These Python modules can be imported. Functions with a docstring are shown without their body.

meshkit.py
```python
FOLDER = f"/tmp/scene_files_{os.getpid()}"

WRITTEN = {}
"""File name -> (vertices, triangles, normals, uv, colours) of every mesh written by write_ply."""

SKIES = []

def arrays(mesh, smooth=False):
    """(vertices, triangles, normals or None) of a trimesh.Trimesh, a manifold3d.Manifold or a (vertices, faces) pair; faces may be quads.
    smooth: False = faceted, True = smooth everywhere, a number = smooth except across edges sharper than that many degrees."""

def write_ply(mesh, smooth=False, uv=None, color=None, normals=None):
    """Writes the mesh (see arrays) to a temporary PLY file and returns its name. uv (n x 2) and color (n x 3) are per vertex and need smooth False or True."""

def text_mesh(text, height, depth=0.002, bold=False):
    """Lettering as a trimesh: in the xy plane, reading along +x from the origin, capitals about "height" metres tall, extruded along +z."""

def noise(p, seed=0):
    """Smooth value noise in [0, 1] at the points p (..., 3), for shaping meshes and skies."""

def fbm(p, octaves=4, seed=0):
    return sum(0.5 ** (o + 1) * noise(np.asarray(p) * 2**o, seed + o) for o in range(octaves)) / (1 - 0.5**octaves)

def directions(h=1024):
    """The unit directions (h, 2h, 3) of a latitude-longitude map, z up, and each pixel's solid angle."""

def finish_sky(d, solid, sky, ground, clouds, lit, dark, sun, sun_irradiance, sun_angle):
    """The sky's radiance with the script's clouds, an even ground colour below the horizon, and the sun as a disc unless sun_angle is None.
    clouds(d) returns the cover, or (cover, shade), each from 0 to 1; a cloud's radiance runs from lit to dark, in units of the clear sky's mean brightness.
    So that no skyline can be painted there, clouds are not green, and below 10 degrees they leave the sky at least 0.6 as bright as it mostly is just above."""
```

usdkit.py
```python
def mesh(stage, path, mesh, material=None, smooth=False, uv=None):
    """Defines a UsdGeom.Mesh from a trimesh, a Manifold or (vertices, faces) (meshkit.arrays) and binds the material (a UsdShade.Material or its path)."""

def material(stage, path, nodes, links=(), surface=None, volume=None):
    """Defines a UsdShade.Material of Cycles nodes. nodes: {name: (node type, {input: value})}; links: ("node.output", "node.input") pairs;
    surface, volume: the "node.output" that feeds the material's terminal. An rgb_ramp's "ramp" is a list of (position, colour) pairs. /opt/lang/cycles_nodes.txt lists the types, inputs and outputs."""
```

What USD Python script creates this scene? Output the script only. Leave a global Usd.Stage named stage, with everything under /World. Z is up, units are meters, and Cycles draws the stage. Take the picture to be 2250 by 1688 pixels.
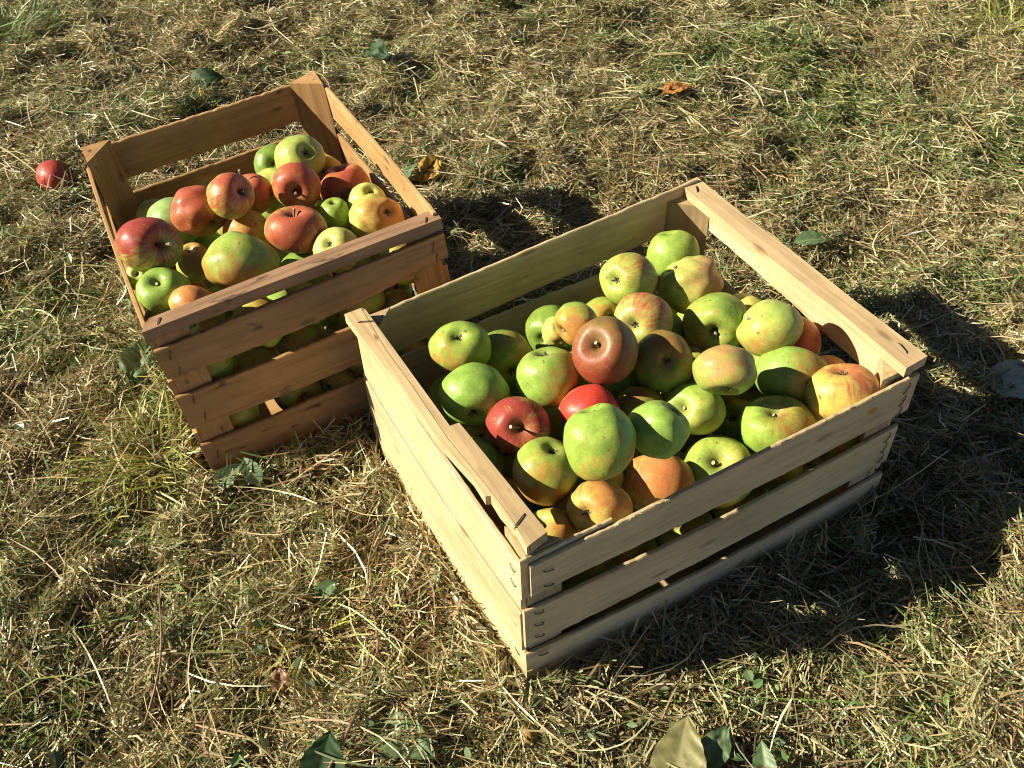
import math
import numpy as np
import trimesh
from scipy.interpolate import CubicSpline
from pxr import Usd, UsdGeom, UsdLux, UsdShade, Gf, Sdf, Vt
import usdkit
import meshkit

stage = Usd.Stage.CreateInMemory()
UsdGeom.SetStageUpAxis(stage, "Z")
UsdGeom.SetStageMetersPerUnit(stage, 1.0)
UsdGeom.Xform.Define(stage, "/World")
UsdGeom.Scope.Define(stage, "/World/Looks")

# ------------------------------------------------------------------ camera
PITCH, ROLL, CAM_Z = 0.7828, -0.0505, 1.0
_f = np.array([0, math.cos(PITCH), -math.sin(PITCH)])
_r0 = np.array([1.0, 0, 0])
_u0 = np.cross(_r0, _f)
CAM_R = math.cos(ROLL) * _r0 + math.sin(ROLL) * _u0
CAM_U = -math.sin(ROLL) * _r0 + math.cos(ROLL) * _u0
cam = UsdGeom.Camera.Define(stage, "/World/camera")
m = Gf.Matrix4d(*CAM_R, 0, *CAM_U, 0, *(-_f), 0, 0, 0, CAM_Z, 1)
cam.AddTransformOp().Set(m)
cam.CreateFocalLengthAttr(24.0)
cam.CreateHorizontalApertureAttr(24.0 * 2250 / 2163.0)
cam.CreateVerticalApertureAttr(24.0 * 1688 / 2163.0)
cam.CreateClippingRangeAttr(Gf.Vec2f(0.05, 1000))
cam.CreateExposureAttr(1.12)

# ------------------------------------------------------------------ sky and sun
SUN_EL, SUN_AZ = math.radians(31.5), math.radians(183.0)      # azimuth measured from +x towards +y
TO_SUN = np.array([math.cos(SUN_AZ) * math.cos(SUN_EL), math.sin(SUN_AZ) * math.cos(SUN_EL), math.sin(SUN_EL)])
sky_mat = usdkit.material(stage, "/World/Looks/sky_air", {
    "sky": ("sky_texture", {"sky_type": "single_scattering", "sun_disc": False, "sun_elevation": SUN_EL,
                            "air_density": 0.33, "aerosol_density": 0.25, "ozone_density": 0.4, "sun_rotation": math.atan2(TO_SUN[0], TO_SUN[1])}),
    "bg": ("background_shader", {"strength": 0.05})}, [("sky.color", "bg.color")], surface="bg.background")
sky = UsdLux.DomeLight.Define(stage, "/World/sky")
sky.GetPrim().SetCustomDataByKey("kind", "structure")
UsdShade.MaterialBindingAPI.Apply(sky.GetPrim()).Bind(sky_mat)
sun = UsdLux.DistantLight.Define(stage, "/World/sun")
sun.CreateIntensityAttr(1.25)
sun.CreateAngleAttr(0.5)
sun.CreateNormalizeAttr(True)
sun.CreateColorAttr(Gf.Vec3f(1.0, 0.92, 0.74))
zx = TO_SUN
xx = np.cross([0, 0, 1.0], zx); xx /= np.linalg.norm(xx)
yx = np.cross(zx, xx)
sun.AddTransformOp().Set(Gf.Matrix4d(*xx, 0, *yx, 0, *zx, 0, 0, 0, 5, 1))


# ------------------------------------------------------------------ helpers
used = {}


def numbered(parent, name):
    key = (parent, name)
    k = used.get(key, 0)
    used[key] = k + 1
    return f"{parent}/{name}" if k == 0 else f"{parent}/{name}_{k:03d}"


def tag(prim, label=None, cat=None, group=None, kind=None):
    for k, v in (("label", label), ("category", cat), ("group", group), ("kind", kind)):
        if v:
            prim.SetCustomDataByKey(k, v)
    return prim


def thing(name, label, cat, group=None, loc=(0, 0, 0), rot=None):
    x = UsdGeom.Xform.Define(stage, numbered("/World", name))
    if rot is None:
        x.AddTranslateOp().Set(Gf.Vec3d(*map(float, loc)))
    else:                                             # rot: columns are the local axes in the world
        R = np.asarray(rot)
        x.AddTransformOp().Set(Gf.Matrix4d(*R[:, 0], 0, *R[:, 1], 0, *R[:, 2], 0, *map(float, loc), 1))
    return tag(x.GetPrim(), label, cat, group)


def put(name, v, f, mat, parent=None, smooth=False, attrs=None):
    """One Mesh prim. attrs: {name: array}, per vertex, float or vector."""
    base = str(parent.GetPath()) if parent is not None else "/World"
    path = numbered(base, name)
    v = np.asarray(v, float)
    f = np.asarray(f, int)
    m = UsdGeom.Mesh.Define(stage, path)
    m.CreatePointsAttr(Vt.Vec3fArray.FromNumpy(v.astype(np.float32)))
    m.CreateFaceVertexCountsAttr(Vt.IntArray.FromNumpy(np.full(len(f), f.shape[1], np.int32)))
    m.CreateFaceVertexIndicesAttr(Vt.IntArray.FromNumpy(f.astype(np.int32).ravel()))
    m.CreateSubdivisionSchemeAttr("none")
    if smooth:
        _, _, n = meshkit.arrays((v, f), True)
        m.CreateNormalsAttr(Vt.Vec3fArray.FromNumpy(n.astype(np.float32)))
        m.SetNormalsInterpolation("vertex")
    api = UsdGeom.PrimvarsAPI(m)
    for k, a in (attrs or {}).items():
        a = np.asarray(a, np.float32)
        if a.ndim == 1:
            api.CreatePrimvar(k, Sdf.ValueTypeNames.FloatArray, "vertex").Set(Vt.FloatArray.FromNumpy(a))
        else:
            api.CreatePrimvar(k, Sdf.ValueTypeNames.Color3fArray, "vertex").Set(Vt.Vec3fArray.FromNumpy(a))
    m.CreateDoubleSidedAttr(True)
    UsdShade.MaterialBindingAPI.Apply(m.GetPrim()).Bind(mat)
    return m.GetPrim()


def sstep(a, b, x):
    t = np.clip((x - a) / (b - a), 0, 1)
    return t * t * (3 - 2 * t)


def tube(pts, rad, sides=6, closed=True):
    p = np.asarray(pts, float)
    t = np.gradient(p, axis=0)
    t /= np.linalg.norm(t, axis=1, keepdims=True) + 1e-12
    ref = np.array([0.3, 0.2, 0.93]) if abs(t[:, 2]).mean() < 0.8 else np.array([1.0, 0.1, 0])
    a = np.cross(t, ref); a /= np.linalg.norm(a, axis=1, keepdims=True)
    b = np.cross(t, a)
    ang = np.arange(sides) * 2 * np.pi / sides
    r = np.broadcast_to(rad, (len(p),))
    v = (p[:, None] + r[:, None, None] * (np.cos(ang)[None, :, None] * a[:, None] + np.sin(ang)[None, :, None] * b[:, None])).reshape(-1, 3)
    f = []
    for i in range(len(p) - 1):
        for j in range(sides):
            k = (j + 1) % sides
            f += [[i * sides + j, i * sides + k, (i + 1) * sides + k], [i * sides + j, (i + 1) * sides + k, (i + 1) * sides + j]]
    n = len(v)
    v = np.vstack([v, p[:1], p[-1:]])
    e = (len(p) - 1) * sides
    for j in range(sides):
        k = (j + 1) % sides
        f += [[n, k, j], [n + 1, e + j, e + k]]
    return v, np.array(f)


# ------------------------------------------------------------------ materials
def attr(name):
    return ("attribute", {"attribute": name})


def wood_look(name, pale, dark, stain, rough=0.62, worn=0.70):
    return usdkit.material(stage, "/World/Looks/" + name, {
        "w": attr("wv"), "tone": attr("tone"),
        "mp": ("mapping", {"scale": (5.0, 95.0, 95.0)}),
        "gr": ("noise_texture", {"scale": 1.0, "detail": 5.0, "roughness": 0.62, "distortion": 0.5}),
        "mp2": ("mapping", {"scale": (14.0, 260.0, 260.0)}),
        "fine": ("noise_texture", {"scale": 1.0, "detail": 3.0, "roughness": 0.6}),
        "mp3": ("mapping", {"scale": (9.0, 22.0, 22.0)}),
        "big": ("noise_texture", {"scale": 1.0, "detail": 3.0, "roughness": 0.55}),
        "mp4": ("mapping", {"scale": (26.0, 75.0, 75.0)}),
        "fleck": ("noise_texture", {"scale": 1.0, "detail": 2.0, "roughness": 0.5}),
        "mp5": ("mapping", {"scale": (8.0, 26.0, 26.0)}), "kn": ("voronoi_texture", {"scale": 1.0, "randomness": 1.0}),
        "kf": ("map_range", {"value": 0.5, "from_min": 0.05, "from_max": 0.13, "to_min": 0.7, "to_max": 0.0, "clamp": True}), "mk": ("mix", {"color2": stain}),
        "du": ("noise_texture", {"scale": 7.0, "detail": 4.0, "roughness": 0.6}),
        "df": ("map_range", {"value": 0.5, "from_min": 0.48, "from_max": 0.72, "to_min": 0.0, "to_max": 0.42, "clamp": True}), "md": ("mix", {"color2": tuple(.45 * c for c in dark)}),
        "r1": ("rgb_ramp", {"ramp": [(0.30, dark), (0.52, pale), (0.75, tuple(min(1, c * 1.13) for c in pale))]}),
        "r2": ("map_range", {"value": 0.5, "from_min": 0.3, "from_max": 0.7, "to_min": 0.88, "to_max": 1.09, "clamp": True}),
        "r3": ("map_range", {"value": 0.5, "from_min": 0.3, "from_max": 0.75, "to_min": 0.84, "to_max": 1.12, "clamp": True}),
        "m1": ("math", {"math_type": "multiply"}), "m2": ("math", {"math_type": "multiply"}),
        "sc": ("vector_math", {"math_type": "scale"}),
        "rf": ("map_range", {"value": 0.5, "from_min": worn, "from_max": worn + 0.09, "to_min": 0.0, "to_max": 0.8, "clamp": True}),
        "mf": ("mix", {"color2": stain}),
        "bp": ("bump", {"strength": 0.35, "distance": 0.0012}),
        "p": ("principled_bsdf", {"roughness": rough, "specular_ior_level": 0.25})},
        [("w.vector", "mp.vector"), ("mp.vector", "gr.vector"), ("w.vector", "mp2.vector"), ("mp2.vector", "fine.vector"),
         ("w.vector", "mp3.vector"), ("mp3.vector", "big.vector"), ("w.vector", "mp4.vector"), ("mp4.vector", "fleck.vector"),
         ("gr.fac", "r1.fac"), ("fine.fac", "r2.value"), ("big.fac", "r3.value"), ("r2.result", "m1.value1"), ("r3.result", "m1.value2"),
         ("m1.value", "m2.value1"), ("tone.fac", "m2.value2"), ("r1.color", "sc.vector1"), ("m2.value", "sc.scale"),
         ("fleck.fac", "rf.value"), ("rf.result", "mf.fac"), ("sc.vector", "mf.color1"), ("w.vector", "mp5.vector"), ("mp5.vector", "kn.vector"), ("kn.distance", "kf.value"), ("kf.result", "mk.fac"), ("mf.color", "mk.color1"), ("w.vector", "du.vector"), ("du.fac", "df.value"), ("df.result", "md.fac"), ("mk.color", "md.color1"), ("md.color", "p.base_color"),
         ("gr.fac", "bp.height"), ("bp.normal", "p.normal")], surface="p.BSDF")


WOOD_PALE = wood_look("pale_poplar_wood", (0.575, 0.435, 0.240), (0.49, 0.355, 0.18), (0.24, 0.14, 0.06))
WOOD_RAIL = wood_look("pale_rail_wood", (0.50, 0.36, 0.19), (0.38, 0.26, 0.13), (0.17, 0.10, 0.05), 0.7)
WOOD_RED = wood_look("reddish_brown_wood", (0.375, 0.215, 0.088), (0.270, 0.145, 0.056), (0.06, 0.035, 0.02), 0.62, 0.655)
WOOD_GREY = wood_look("weathered_rail_wood", (0.30, 0.175, 0.095), (0.18, 0.105, 0.06), (0.035, 0.025, 0.022), 0.75, 0.60)
STEEL = usdkit.material(stage, "/World/Looks/dull_staple_steel", {
    "p": ("principled_bsdf", {"base_color": (0.16, 0.13, 0.11), "metallic": 0.8, "roughness": 0.45})}, surface="p.BSDF")

APPLE = usdkit.material(stage, "/World/Looks/apple_skin", {
    "pn": attr("pn"), "me": attr("merid"), "bl": attr("blush"), "ba": attr("base"), "ti": attr("tint"), "ca": attr("cav"),
    "mot": ("noise_texture", {"scale": 3.2, "detail": 4.0, "roughness": 0.6}),
    "rm": ("map_range", {"value": 0.5, "from_min": 0.3, "from_max": 0.7, "to_min": 0.80, "to_max": 1.14, "clamp": True}),
    "bs": ("vector_math", {"math_type": "scale"}),
    "st": ("noise_texture", {"scale": 4.5, "detail": 4.0, "roughness": 0.65}),
    "st2": ("map_range", {"value": 0.5, "from_min": 0.2, "from_max": 0.8, "to_min": -0.48, "to_max": 0.48}),
    "mo2": ("noise_texture", {"scale": 2.0, "detail": 3.0, "roughness": 0.6}),
    "mo3": ("map_range", {"value": 0.5, "from_min": 0.2, "from_max": 0.8, "to_min": -0.45, "to_max": 0.45}),
    "a1": ("math", {"math_type": "add"}), "a2": ("math", {"math_type": "add"}),
    "bf": ("map_range", {"range_type": "smoothstep", "value": 0.5, "from_min": 0.10, "from_max": 1.05, "to_min": 0.0, "to_max": 1.0, "clamp": True}),
    "bm": attr("bmax"), "bq": ("math", {"math_type": "multiply"}),
    "fi": ("noise_texture", {"scale": 15.0, "detail": 3.0, "roughness": 0.7}),
    "fr": ("map_range", {"value": 0.5, "from_min": 0.25, "from_max": 0.75, "to_min": 0.82, "to_max": 1.16, "clamp": True}), "fs": ("vector_math", {"math_type": "scale"}),
    "mx": ("mix", {}),
    "vo": ("voronoi_texture", {"scale": 9.0, "randomness": 1.0}),
    "vf": ("map_range", {"value": 0.5, "from_min": 0.05, "from_max": 0.13, "to_min": 0.75, "to_max": 0.0, "clamp": True}),
    "ml": ("mix", {"color2": (0.62, 0.55, 0.26)}),
    "rn": ("noise_texture", {"scale": 7.0, "detail": 4.0, "roughness": 0.65}),
    "rr": ("map_range", {"value": 0.5, "from_min": 0.3, "from_max": 0.65, "to_min": 0.3, "to_max": 1.0, "clamp": True}),
    "rk": ("math", {"math_type": "multiply"}),
    "mr": ("mix", {"color2": (0.19, 0.13, 0.055)}),
    "bn": ("noise_texture", {"scale": 5.3, "detail": 2.0, "roughness": 0.5}),
    "bk": ("map_range", {"value": 0.5, "from_min": 0.69, "from_max": 0.74, "to_min": 0.0, "to_max": 0.7, "clamp": True}),
    "mb": ("mix", {"color2": (0.10, 0.055, 0.025)}),
    "ro": ("map_range", {"value": 0.5, "from_min": 0.3, "from_max": 0.7, "to_min": 0.34, "to_max": 0.50, "clamp": True}),
    "bp": ("bump", {"strength": 0.10, "distance": 0.002}),
    "p": ("principled_bsdf", {"specular_ior_level": 0.30, "sheen_weight": 0.0})},
    [("pn.vector", "mot.vector"), ("mot.fac", "rm.value"), ("ba.color", "bs.vector1"), ("rm.result", "bs.scale"),
     ("me.vector", "st.vector"), ("st.fac", "st2.value"), ("pn.vector", "mo2.vector"), ("mo2.fac", "mo3.value"),
     ("bl.fac", "a1.value1"), ("st2.result", "a1.value2"), ("a1.value", "a2.value1"), ("mo3.result", "a2.value2"), ("a2.value", "bf.value"),
     ("bs.vector", "mx.color1"), ("ti.color", "mx.color2"), ("bf.result", "bq.value1"), ("bm.fac", "bq.value2"), ("bq.value", "mx.fac"),
     ("pn.vector", "vo.vector"), ("vo.distance", "vf.value"), ("vf.result", "ml.fac"), ("pn.vector", "fi.vector"), ("fi.fac", "fr.value"), ("mx.color", "fs.vector1"), ("fr.result", "fs.scale"), ("fs.vector", "ml.color1"),
     ("pn.vector", "rn.vector"), ("rn.fac", "rr.value"), ("rr.result", "rk.value1"), ("ca.fac", "rk.value2"), ("rk.value", "mr.fac"), ("ml.color", "mr.color1"),
     ("pn.vector", "bn.vector"), ("bn.fac", "bk.value"), ("bk.result", "mb.fac"), ("mr.color", "mb.color1"),
     ("mb.color", "p.base_color"), ("mot.fac", "ro.value"), ("ro.result", "p.roughness"),
     ("rn.fac", "bp.height"), ("bp.normal", "p.normal")], surface="p.BSDF")
STEM = usdkit.material(stage, "/World/Looks/apple_stem", {
    "g": ("geometry", {}), "n": ("noise_texture", {"scale": 600.0, "detail": 3.0}),
    "r": ("rgb_ramp", {"ramp": [(0.35, (0.09, 0.05, 0.025)), (0.65, (0.26, 0.18, 0.09))]}),
    "p": ("principled_bsdf", {"roughness": 0.7})},
    [("g.position", "n.vector"), ("n.fac", "r.fac"), ("r.color", "p.base_color")], surface="p.BSDF")
STEM_END = usdkit.material(stage, "/World/Looks/stem_cut_end", {
    "p": ("principled_bsdf", {"base_color": (0.52, 0.44, 0.27), "roughness": 0.7})}, surface="p.BSDF")
CALYX = usdkit.material(stage, "/World/Looks/apple_calyx", {
    "g": ("geometry", {}), "n": ("noise_texture", {"scale": 500.0, "detail": 3.0}),
    "r": ("rgb_ramp", {"ramp": [(0.35, (0.025, 0.02, 0.012)), (0.7, (0.17, 0.14, 0.085))]}),
    "p": ("principled_bsdf", {"roughness": 0.85})},
    [("g.position", "n.vector"), ("n.fac", "r.fac"), ("r.color", "p.base_color")], surface="p.BSDF")

HAY = usdkit.material(stage, "/World/Looks/dry_and_green_grass", {
    "c": attr("hcol"),
    "p": ("principled_bsdf", {"roughness": 0.42, "specular_ior_level": 0.5}),
    "t": ("translucent_bsdf", {}), "m": ("mix_closure", {"fac": 0.22})},
    [("c.color", "p.base_color"), ("c.color", "t.color"), ("p.BSDF", "m.closure1"), ("t.BSDF", "m.closure2")], surface="m.closure")
SOIL = usdkit.material(stage, "/World/Looks/thatch_and_soil", {
    "g": ("geometry", {}), "n": ("noise_texture", {"scale": 60.0, "detail": 6.0, "roughness": 0.7}),
    "n2": ("noise_texture", {"scale": 3.0, "detail": 4.0}),
    "r": ("rgb_ramp", {"ramp": [(0.3, (0.035, 0.028, 0.014)), (0.55, (0.085, 0.068, 0.032)), (0.75, (0.16, 0.13, 0.062))]}),
    "r2": ("rgb_ramp", {"ramp": [(0.35, (0.9, 0.95, 0.7)), (0.65, (1.1, 1.0, 0.95))]}),
    "m": ("mix", {"mix_type": "multiply", "fac": 1.0}),
    "bp": ("bump", {"strength": 0.8, "distance": 0.01}),
    "p": ("principled_bsdf", {"roughness": 0.9, "specular_ior_level": 0.1})},
    [("g.position", "n.vector"), ("g.position", "n2.vector"), ("n.fac", "r.fac"), ("n2.fac", "r2.fac"), ("r.color", "m.color1"), ("r2.color", "m.color2"),
     ("m.color", "p.base_color"), ("n.fac", "bp.height"), ("bp.normal", "p.normal")], surface="p.BSDF")


def leaf_look(name, col, vein, rough=0.45):
    return usdkit.material(stage, "/World/Looks/" + name, {
        "w": attr("lv"), "v": attr("vein"), "n": ("noise_texture", {"scale": 90.0, "detail": 4.0, "roughness": 0.65}),
        "r": ("map_range", {"value": 0.5, "from_min": 0.3, "from_max": 0.7, "to_min": 0.7, "to_max": 1.2, "clamp": True}),
        "s": ("vector_math", {"math_type": "scale", "vector1": col}), "sn": ("noise_texture", {"scale": 55.0, "detail": 3.0}), "sf": ("map_range", {"value": 0.5, "from_min": 0.60, "from_max": 0.70, "to_min": 0.0, "to_max": 0.8, "clamp": True}), "ms": ("mix", {"color2": (0.09, 0.05, 0.025)}), "m": ("mix", {"color2": vein}),
        "p": ("principled_bsdf", {"roughness": rough, "specular_ior_level": 0.4}), "t": ("translucent_bsdf", {}), "mc": ("mix_closure", {"fac": 0.25})},
        [("w.vector", "n.vector"), ("n.fac", "r.value"), ("r.result", "s.scale"), ("s.vector", "m.color1"), ("v.fac", "m.fac"), ("w.vector", "sn.vector"), ("sn.fac", "sf.value"), ("sf.result", "ms.fac"), ("m.color", "ms.color1"),
         ("ms.color", "p.base_color"), ("ms.color", "t.color"), ("p.BSDF", "mc.closure1"), ("t.BSDF", "mc.closure2")], surface="mc.closure")


LEAF_DARK = leaf_look("dark_green_leaf", (0.030, 0.075, 0.022), (0.06, 0.12, 0.04), 0.62)
LEAF_GREY = leaf_look("grey_green_leaf", (0.12, 0.19, 0.085), (0.20, 0.27, 0.13))
LEAF_MINT = leaf_look("pale_grey_green_leaf", (0.44, 0.48, 0.33), (0.52, 0.55, 0.40))
LEAF_PALE = leaf_look("pale_olive_leaf", (0.27, 0.25, 0.10), (0.36, 0.33, 0.16))
LEAF_YELLOW = leaf_look("yellow_leaf", (0.55, 0.33, 0.06), (0.10, 0.05, 0.02))
LEAF_ORANGE = leaf_look("orange_leaf", (0.52, 0.22, 0.05), (0.14, 0.06, 0.02))
LEAF_BROWN = leaf_look("brown_leaf", (0.24, 0.12, 0.06), (0.15, 0.07, 0.04))
TWIG = usdkit.material(stage, "/World/Looks/brown_twig", {
    "g": ("geometry", {}), "n": ("noise_texture", {"scale": 180.0, "detail": 3.0}),
    "r": ("rgb_ramp", {"ramp": [(0.35, (0.10, 0.05, 0.03)), (0.65, (0.27, 0.16, 0.09))]}), "p": ("principled_bsdf", {"roughness": 0.6})},
    [("g.position", "n.vector"), ("n.fac", "r.fac"), ("r.color", "p.base_color")], surface="p.BSDF")
ROT = usdkit.material(stage, "/World/Looks/rotten_apple_flesh", {
    "g": ("geometry", {}), "n": ("noise_texture", {"scale": 90.0, "detail": 5.0, "roughness": 0.65}),
    "r": ("rgb_ramp", {"ramp": [(0.3, (0.07, 0.035, 0.012)), (0.55, (0.20, 0.10, 0.03)), (0.75, (0.38, 0.20, 0.06))]}),
    "bp": ("bump", {"strength": 0.7, "distance": 0.004}), "p": ("principled_bsdf", {"roughness": 0.5})},
    [("g.position", "n.vector"), ("n.fac", "r.fac"), ("r.color", "p.base_color"), ("n.fac", "bp.height"), ("bp.normal", "p.normal")], surface="p.BSDF")

# ------------------------------------------------------------------ where the two crates stand
def frame(x, y, yaw, tx=0.0, ty=0.0):
    Rx = np.array([[1, 0, 0], [0, math.cos(tx), -math.sin(tx)], [0, math.sin(tx), math.cos(tx)]])
    Ry = np.array([[math.cos(ty), 0, math.sin(ty)], [0, 1, 0], [-math.sin(ty), 0, math.cos(ty)]])
    c, s = math.cos(yaw), math.sin(yaw)
    return np.array([[c, -s, 0], [s, c, 0], [0, 0, 1]]) @ Ry @ Rx, np.array([x, y, 0.0])


RA, TA = frame(0.1313, 0.8297, 0.4774)
LA, WA, HA = 0.505, 0.407, 0.249
RB, TB = frame(-0.3302, 1.1510, 0.4358, -0.0590, -0.0619)
LB, WB, HB = 0.378, 0.483, 0.260


def in_crate(x, y, grow=0.0):
    hit = np.zeros(np.shape(x), bool)
    for R, T, L, W in ((RA, TA, LA, WA), (RB, TB, LB, WB)):
        c, s = R[0, 0] / math.hypot(R[0, 0], R[1, 0]), R[1, 0] / math.hypot(R[0, 0], R[1, 0])
        u = (x - T[0]) * c + (y - T[1]) * s
        v = -(x - T[0]) * s + (y - T[1]) * c
        hit |= (np.abs(u) < L / 2 + grow) & (np.abs(v) < W / 2 + grow)
    return hit


# ------------------------------------------------------------------ ground sheet
def n2(x, y, k, seed, oct=3):
    return meshkit.fbm(np.stack([x * k, y * k, np.full(np.shape(x), 0.37 + seed)], -1), oct, seed)


def lift(x, y):
    h = -0.012 + 0.095 * (n2(x, y, 5.0, 3) - 0.5) + 0.050 * (n2(x, y, 14.0, 8) - 0.5)
    near = np.zeros(np.shape(x))
    for T, rad in ((TA, 0.42), (TB, 0.40)):
        near = np.maximum(near, 1 - sstep(rad * 0.75, rad * 1.15, np.hypot(x - T[0], y - T[1])))
    return h * (1 - 0.75 * near) + near * (-0.011)


def ground_z(x, y):
    inside = in_crate(x, y, 0.004)
    d = np.where(inside, -0.045, lift(x, y))
    return d


fx = np.arange(-2.0, 2.0001, 0.016)
fy = np.arange(-0.3, 3.3001, 0.016)
gx = np.concatenate([[-400, -120, -40, -15, -7, -4, -2.6], fx, [2.6, 4, 7, 15, 40, 120, 400]])
gy = np.concatenate([[-400, -120, -40, -15, -6, -2.5, -1], fy, [4, 5.5, 9, 18, 45, 130, 400]])
GX, GY = np.meshgrid(gx, gy)
GZ = ground_z(GX, GY)
GZ = np.where((np.abs(GX) > 2.01) | (GY > 3.31) | (GY < -0.31), -0.01, GZ)
nx, ny = len(gx), len(gy)
ii, jj = np.meshgrid(np.arange(nx - 1), np.arange(ny - 1))
q = (jj * nx + ii).ravel()
tag(put("ground", np.stack([GX.ravel(), GY.ravel(), GZ.ravel()], 1), np.stack([q, q + 1, q + nx + 1, q + nx], 1), SOIL, smooth=False), kind="structure")

# ------------------------------------------------------------------ crates
def slat(plane, s0, s1, zl, zr, face, inward, thick, seed, bulge=(0.0, 0.0), ragged=0.0012, nseg=36, tone=1.0, wave=0.0015, sag=(0.0, 0.0)):
    """A thin sawn board. plane 'x': runs along local x at y = face; plane 'y': runs along y at x = face. zl, zr: (bottom, top) at both ends."""
    r = np.random.default_rng(seed)
    t = np.linspace(0, 1, nseg + 1)
    al = s0 + (s1 - s0) * t
    smooth_n = lambda k, a: a * (meshkit.fbm(np.stack([al * k, np.full_like(al, seed * 1.7), np.zeros_like(al)], 1), 3, seed) - 0.5) * 2
    rag = lambda: ragged * r.normal(0, 0.5, nseg + 1)
    zb = zl[0] + (zr[0] - zl[0]) * t + smooth_n(9, wave) + rag() - sag[0] * np.sin(np.pi * t)
    zt = zl[1] + (zr[1] - zl[1]) * t + smooth_n(7, wave) + rag() - sag[1] * np.sin(np.pi * t)
    bow = np.sin(np.pi * t)
    c = min(0.0012, thick * 0.25)
    sgn = -inward
    rings = []
    for i in range(nseg + 1):
        ob, ot = face + sgn * bulge[0] * bow[i], face + sgn * bulge[1] * bow[i]
        ib, it = ob + inward * thick, ot + inward * thick
        e = 0.0015 if i in (0, nseg) else 0.0
        prof = [(ob, zb[i] + c), (ot, zt[i] - c), (ot + inward * c, zt[i]), (it - inward * c, zt[i]), (it, zt[i] - c), (ib, zb[i] + c), (ib - inward * c, zb[i]), (ob + inward * c, zb[i])]
        a = al[i] + (r.normal(0, 0.001) if i in (0, nseg) else 0)
        for o, z in prof:
            rings.append((a, o, z) if plane == 'x' else (o, a, z))
    v = np.array(rings)
    k = 8
    f = []
    for i in range(nseg):
        for j in range(k):
            j2 = (j + 1) % k
            f.append([i * k + j, (i + 1) * k + j, (i + 1) * k + j2, i * k + j2])
    for base in (0, nseg * k):
        f += [[base, base + 1, base + 2, base + 3], [base, base + 3, base + 4, base + 7], [base + 4, base + 5, base + 6, base + 7]]
    wv = v[:, [0, 1, 2]] if plane == 'x' else v[:, [1, 0, 2]]
    return v, np.array(f), {"wv": wv + seed * 0.731, "tone": np.full(len(v), tone * (0.93 + 0.14 * r.random()))}


def prism(poly, z0, z1, seed, axis='z', tone=1.0, tops=None):
    """Upright board or post with the outline poly (counter-clockwise); tops: height of each top corner."""
    p = np.asarray(poly, float)
    n = len(p)
    mesh = trimesh.creation.triangulate_polygon(__import__("shapely").Polygon(p), engine="earcut")
    tv, tf = mesh
    order = [int(np.argmin(np.hypot(*(p - q).T))) for q in tv]
    tf = np.array([[order[a] for a in t] for t in tf])
    tz = np.full(n, z1) if tops is None else np.asarray(tops, float)
    v = np.vstack([np.c_[p, np.full(n, z0)], np.c_[p, tz]])
    f = [[i, (i + 1) % n, n + (i + 1) % n] for i in range(n)] + [[i, n + (i + 1) % n, n + i] for i in range(n)]
    f = np.array(f + [[a + n, b + n, c + n] for a, b, c in tf] + [[c, b, a] for a, b, c in tf])
    # own vertices for every face, so that edges stay sharp
    vv = v[f].reshape(-1, 3)
    wv = vv[:, [2, 0, 1]] if axis == 'z' else vv[:, [1, 0, 2]]
    return vv, np.arange(len(vv)).reshape(-1, 3), {"wv": wv + seed * 0.917, "tone": np.full(len(vv), tone)}


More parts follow.
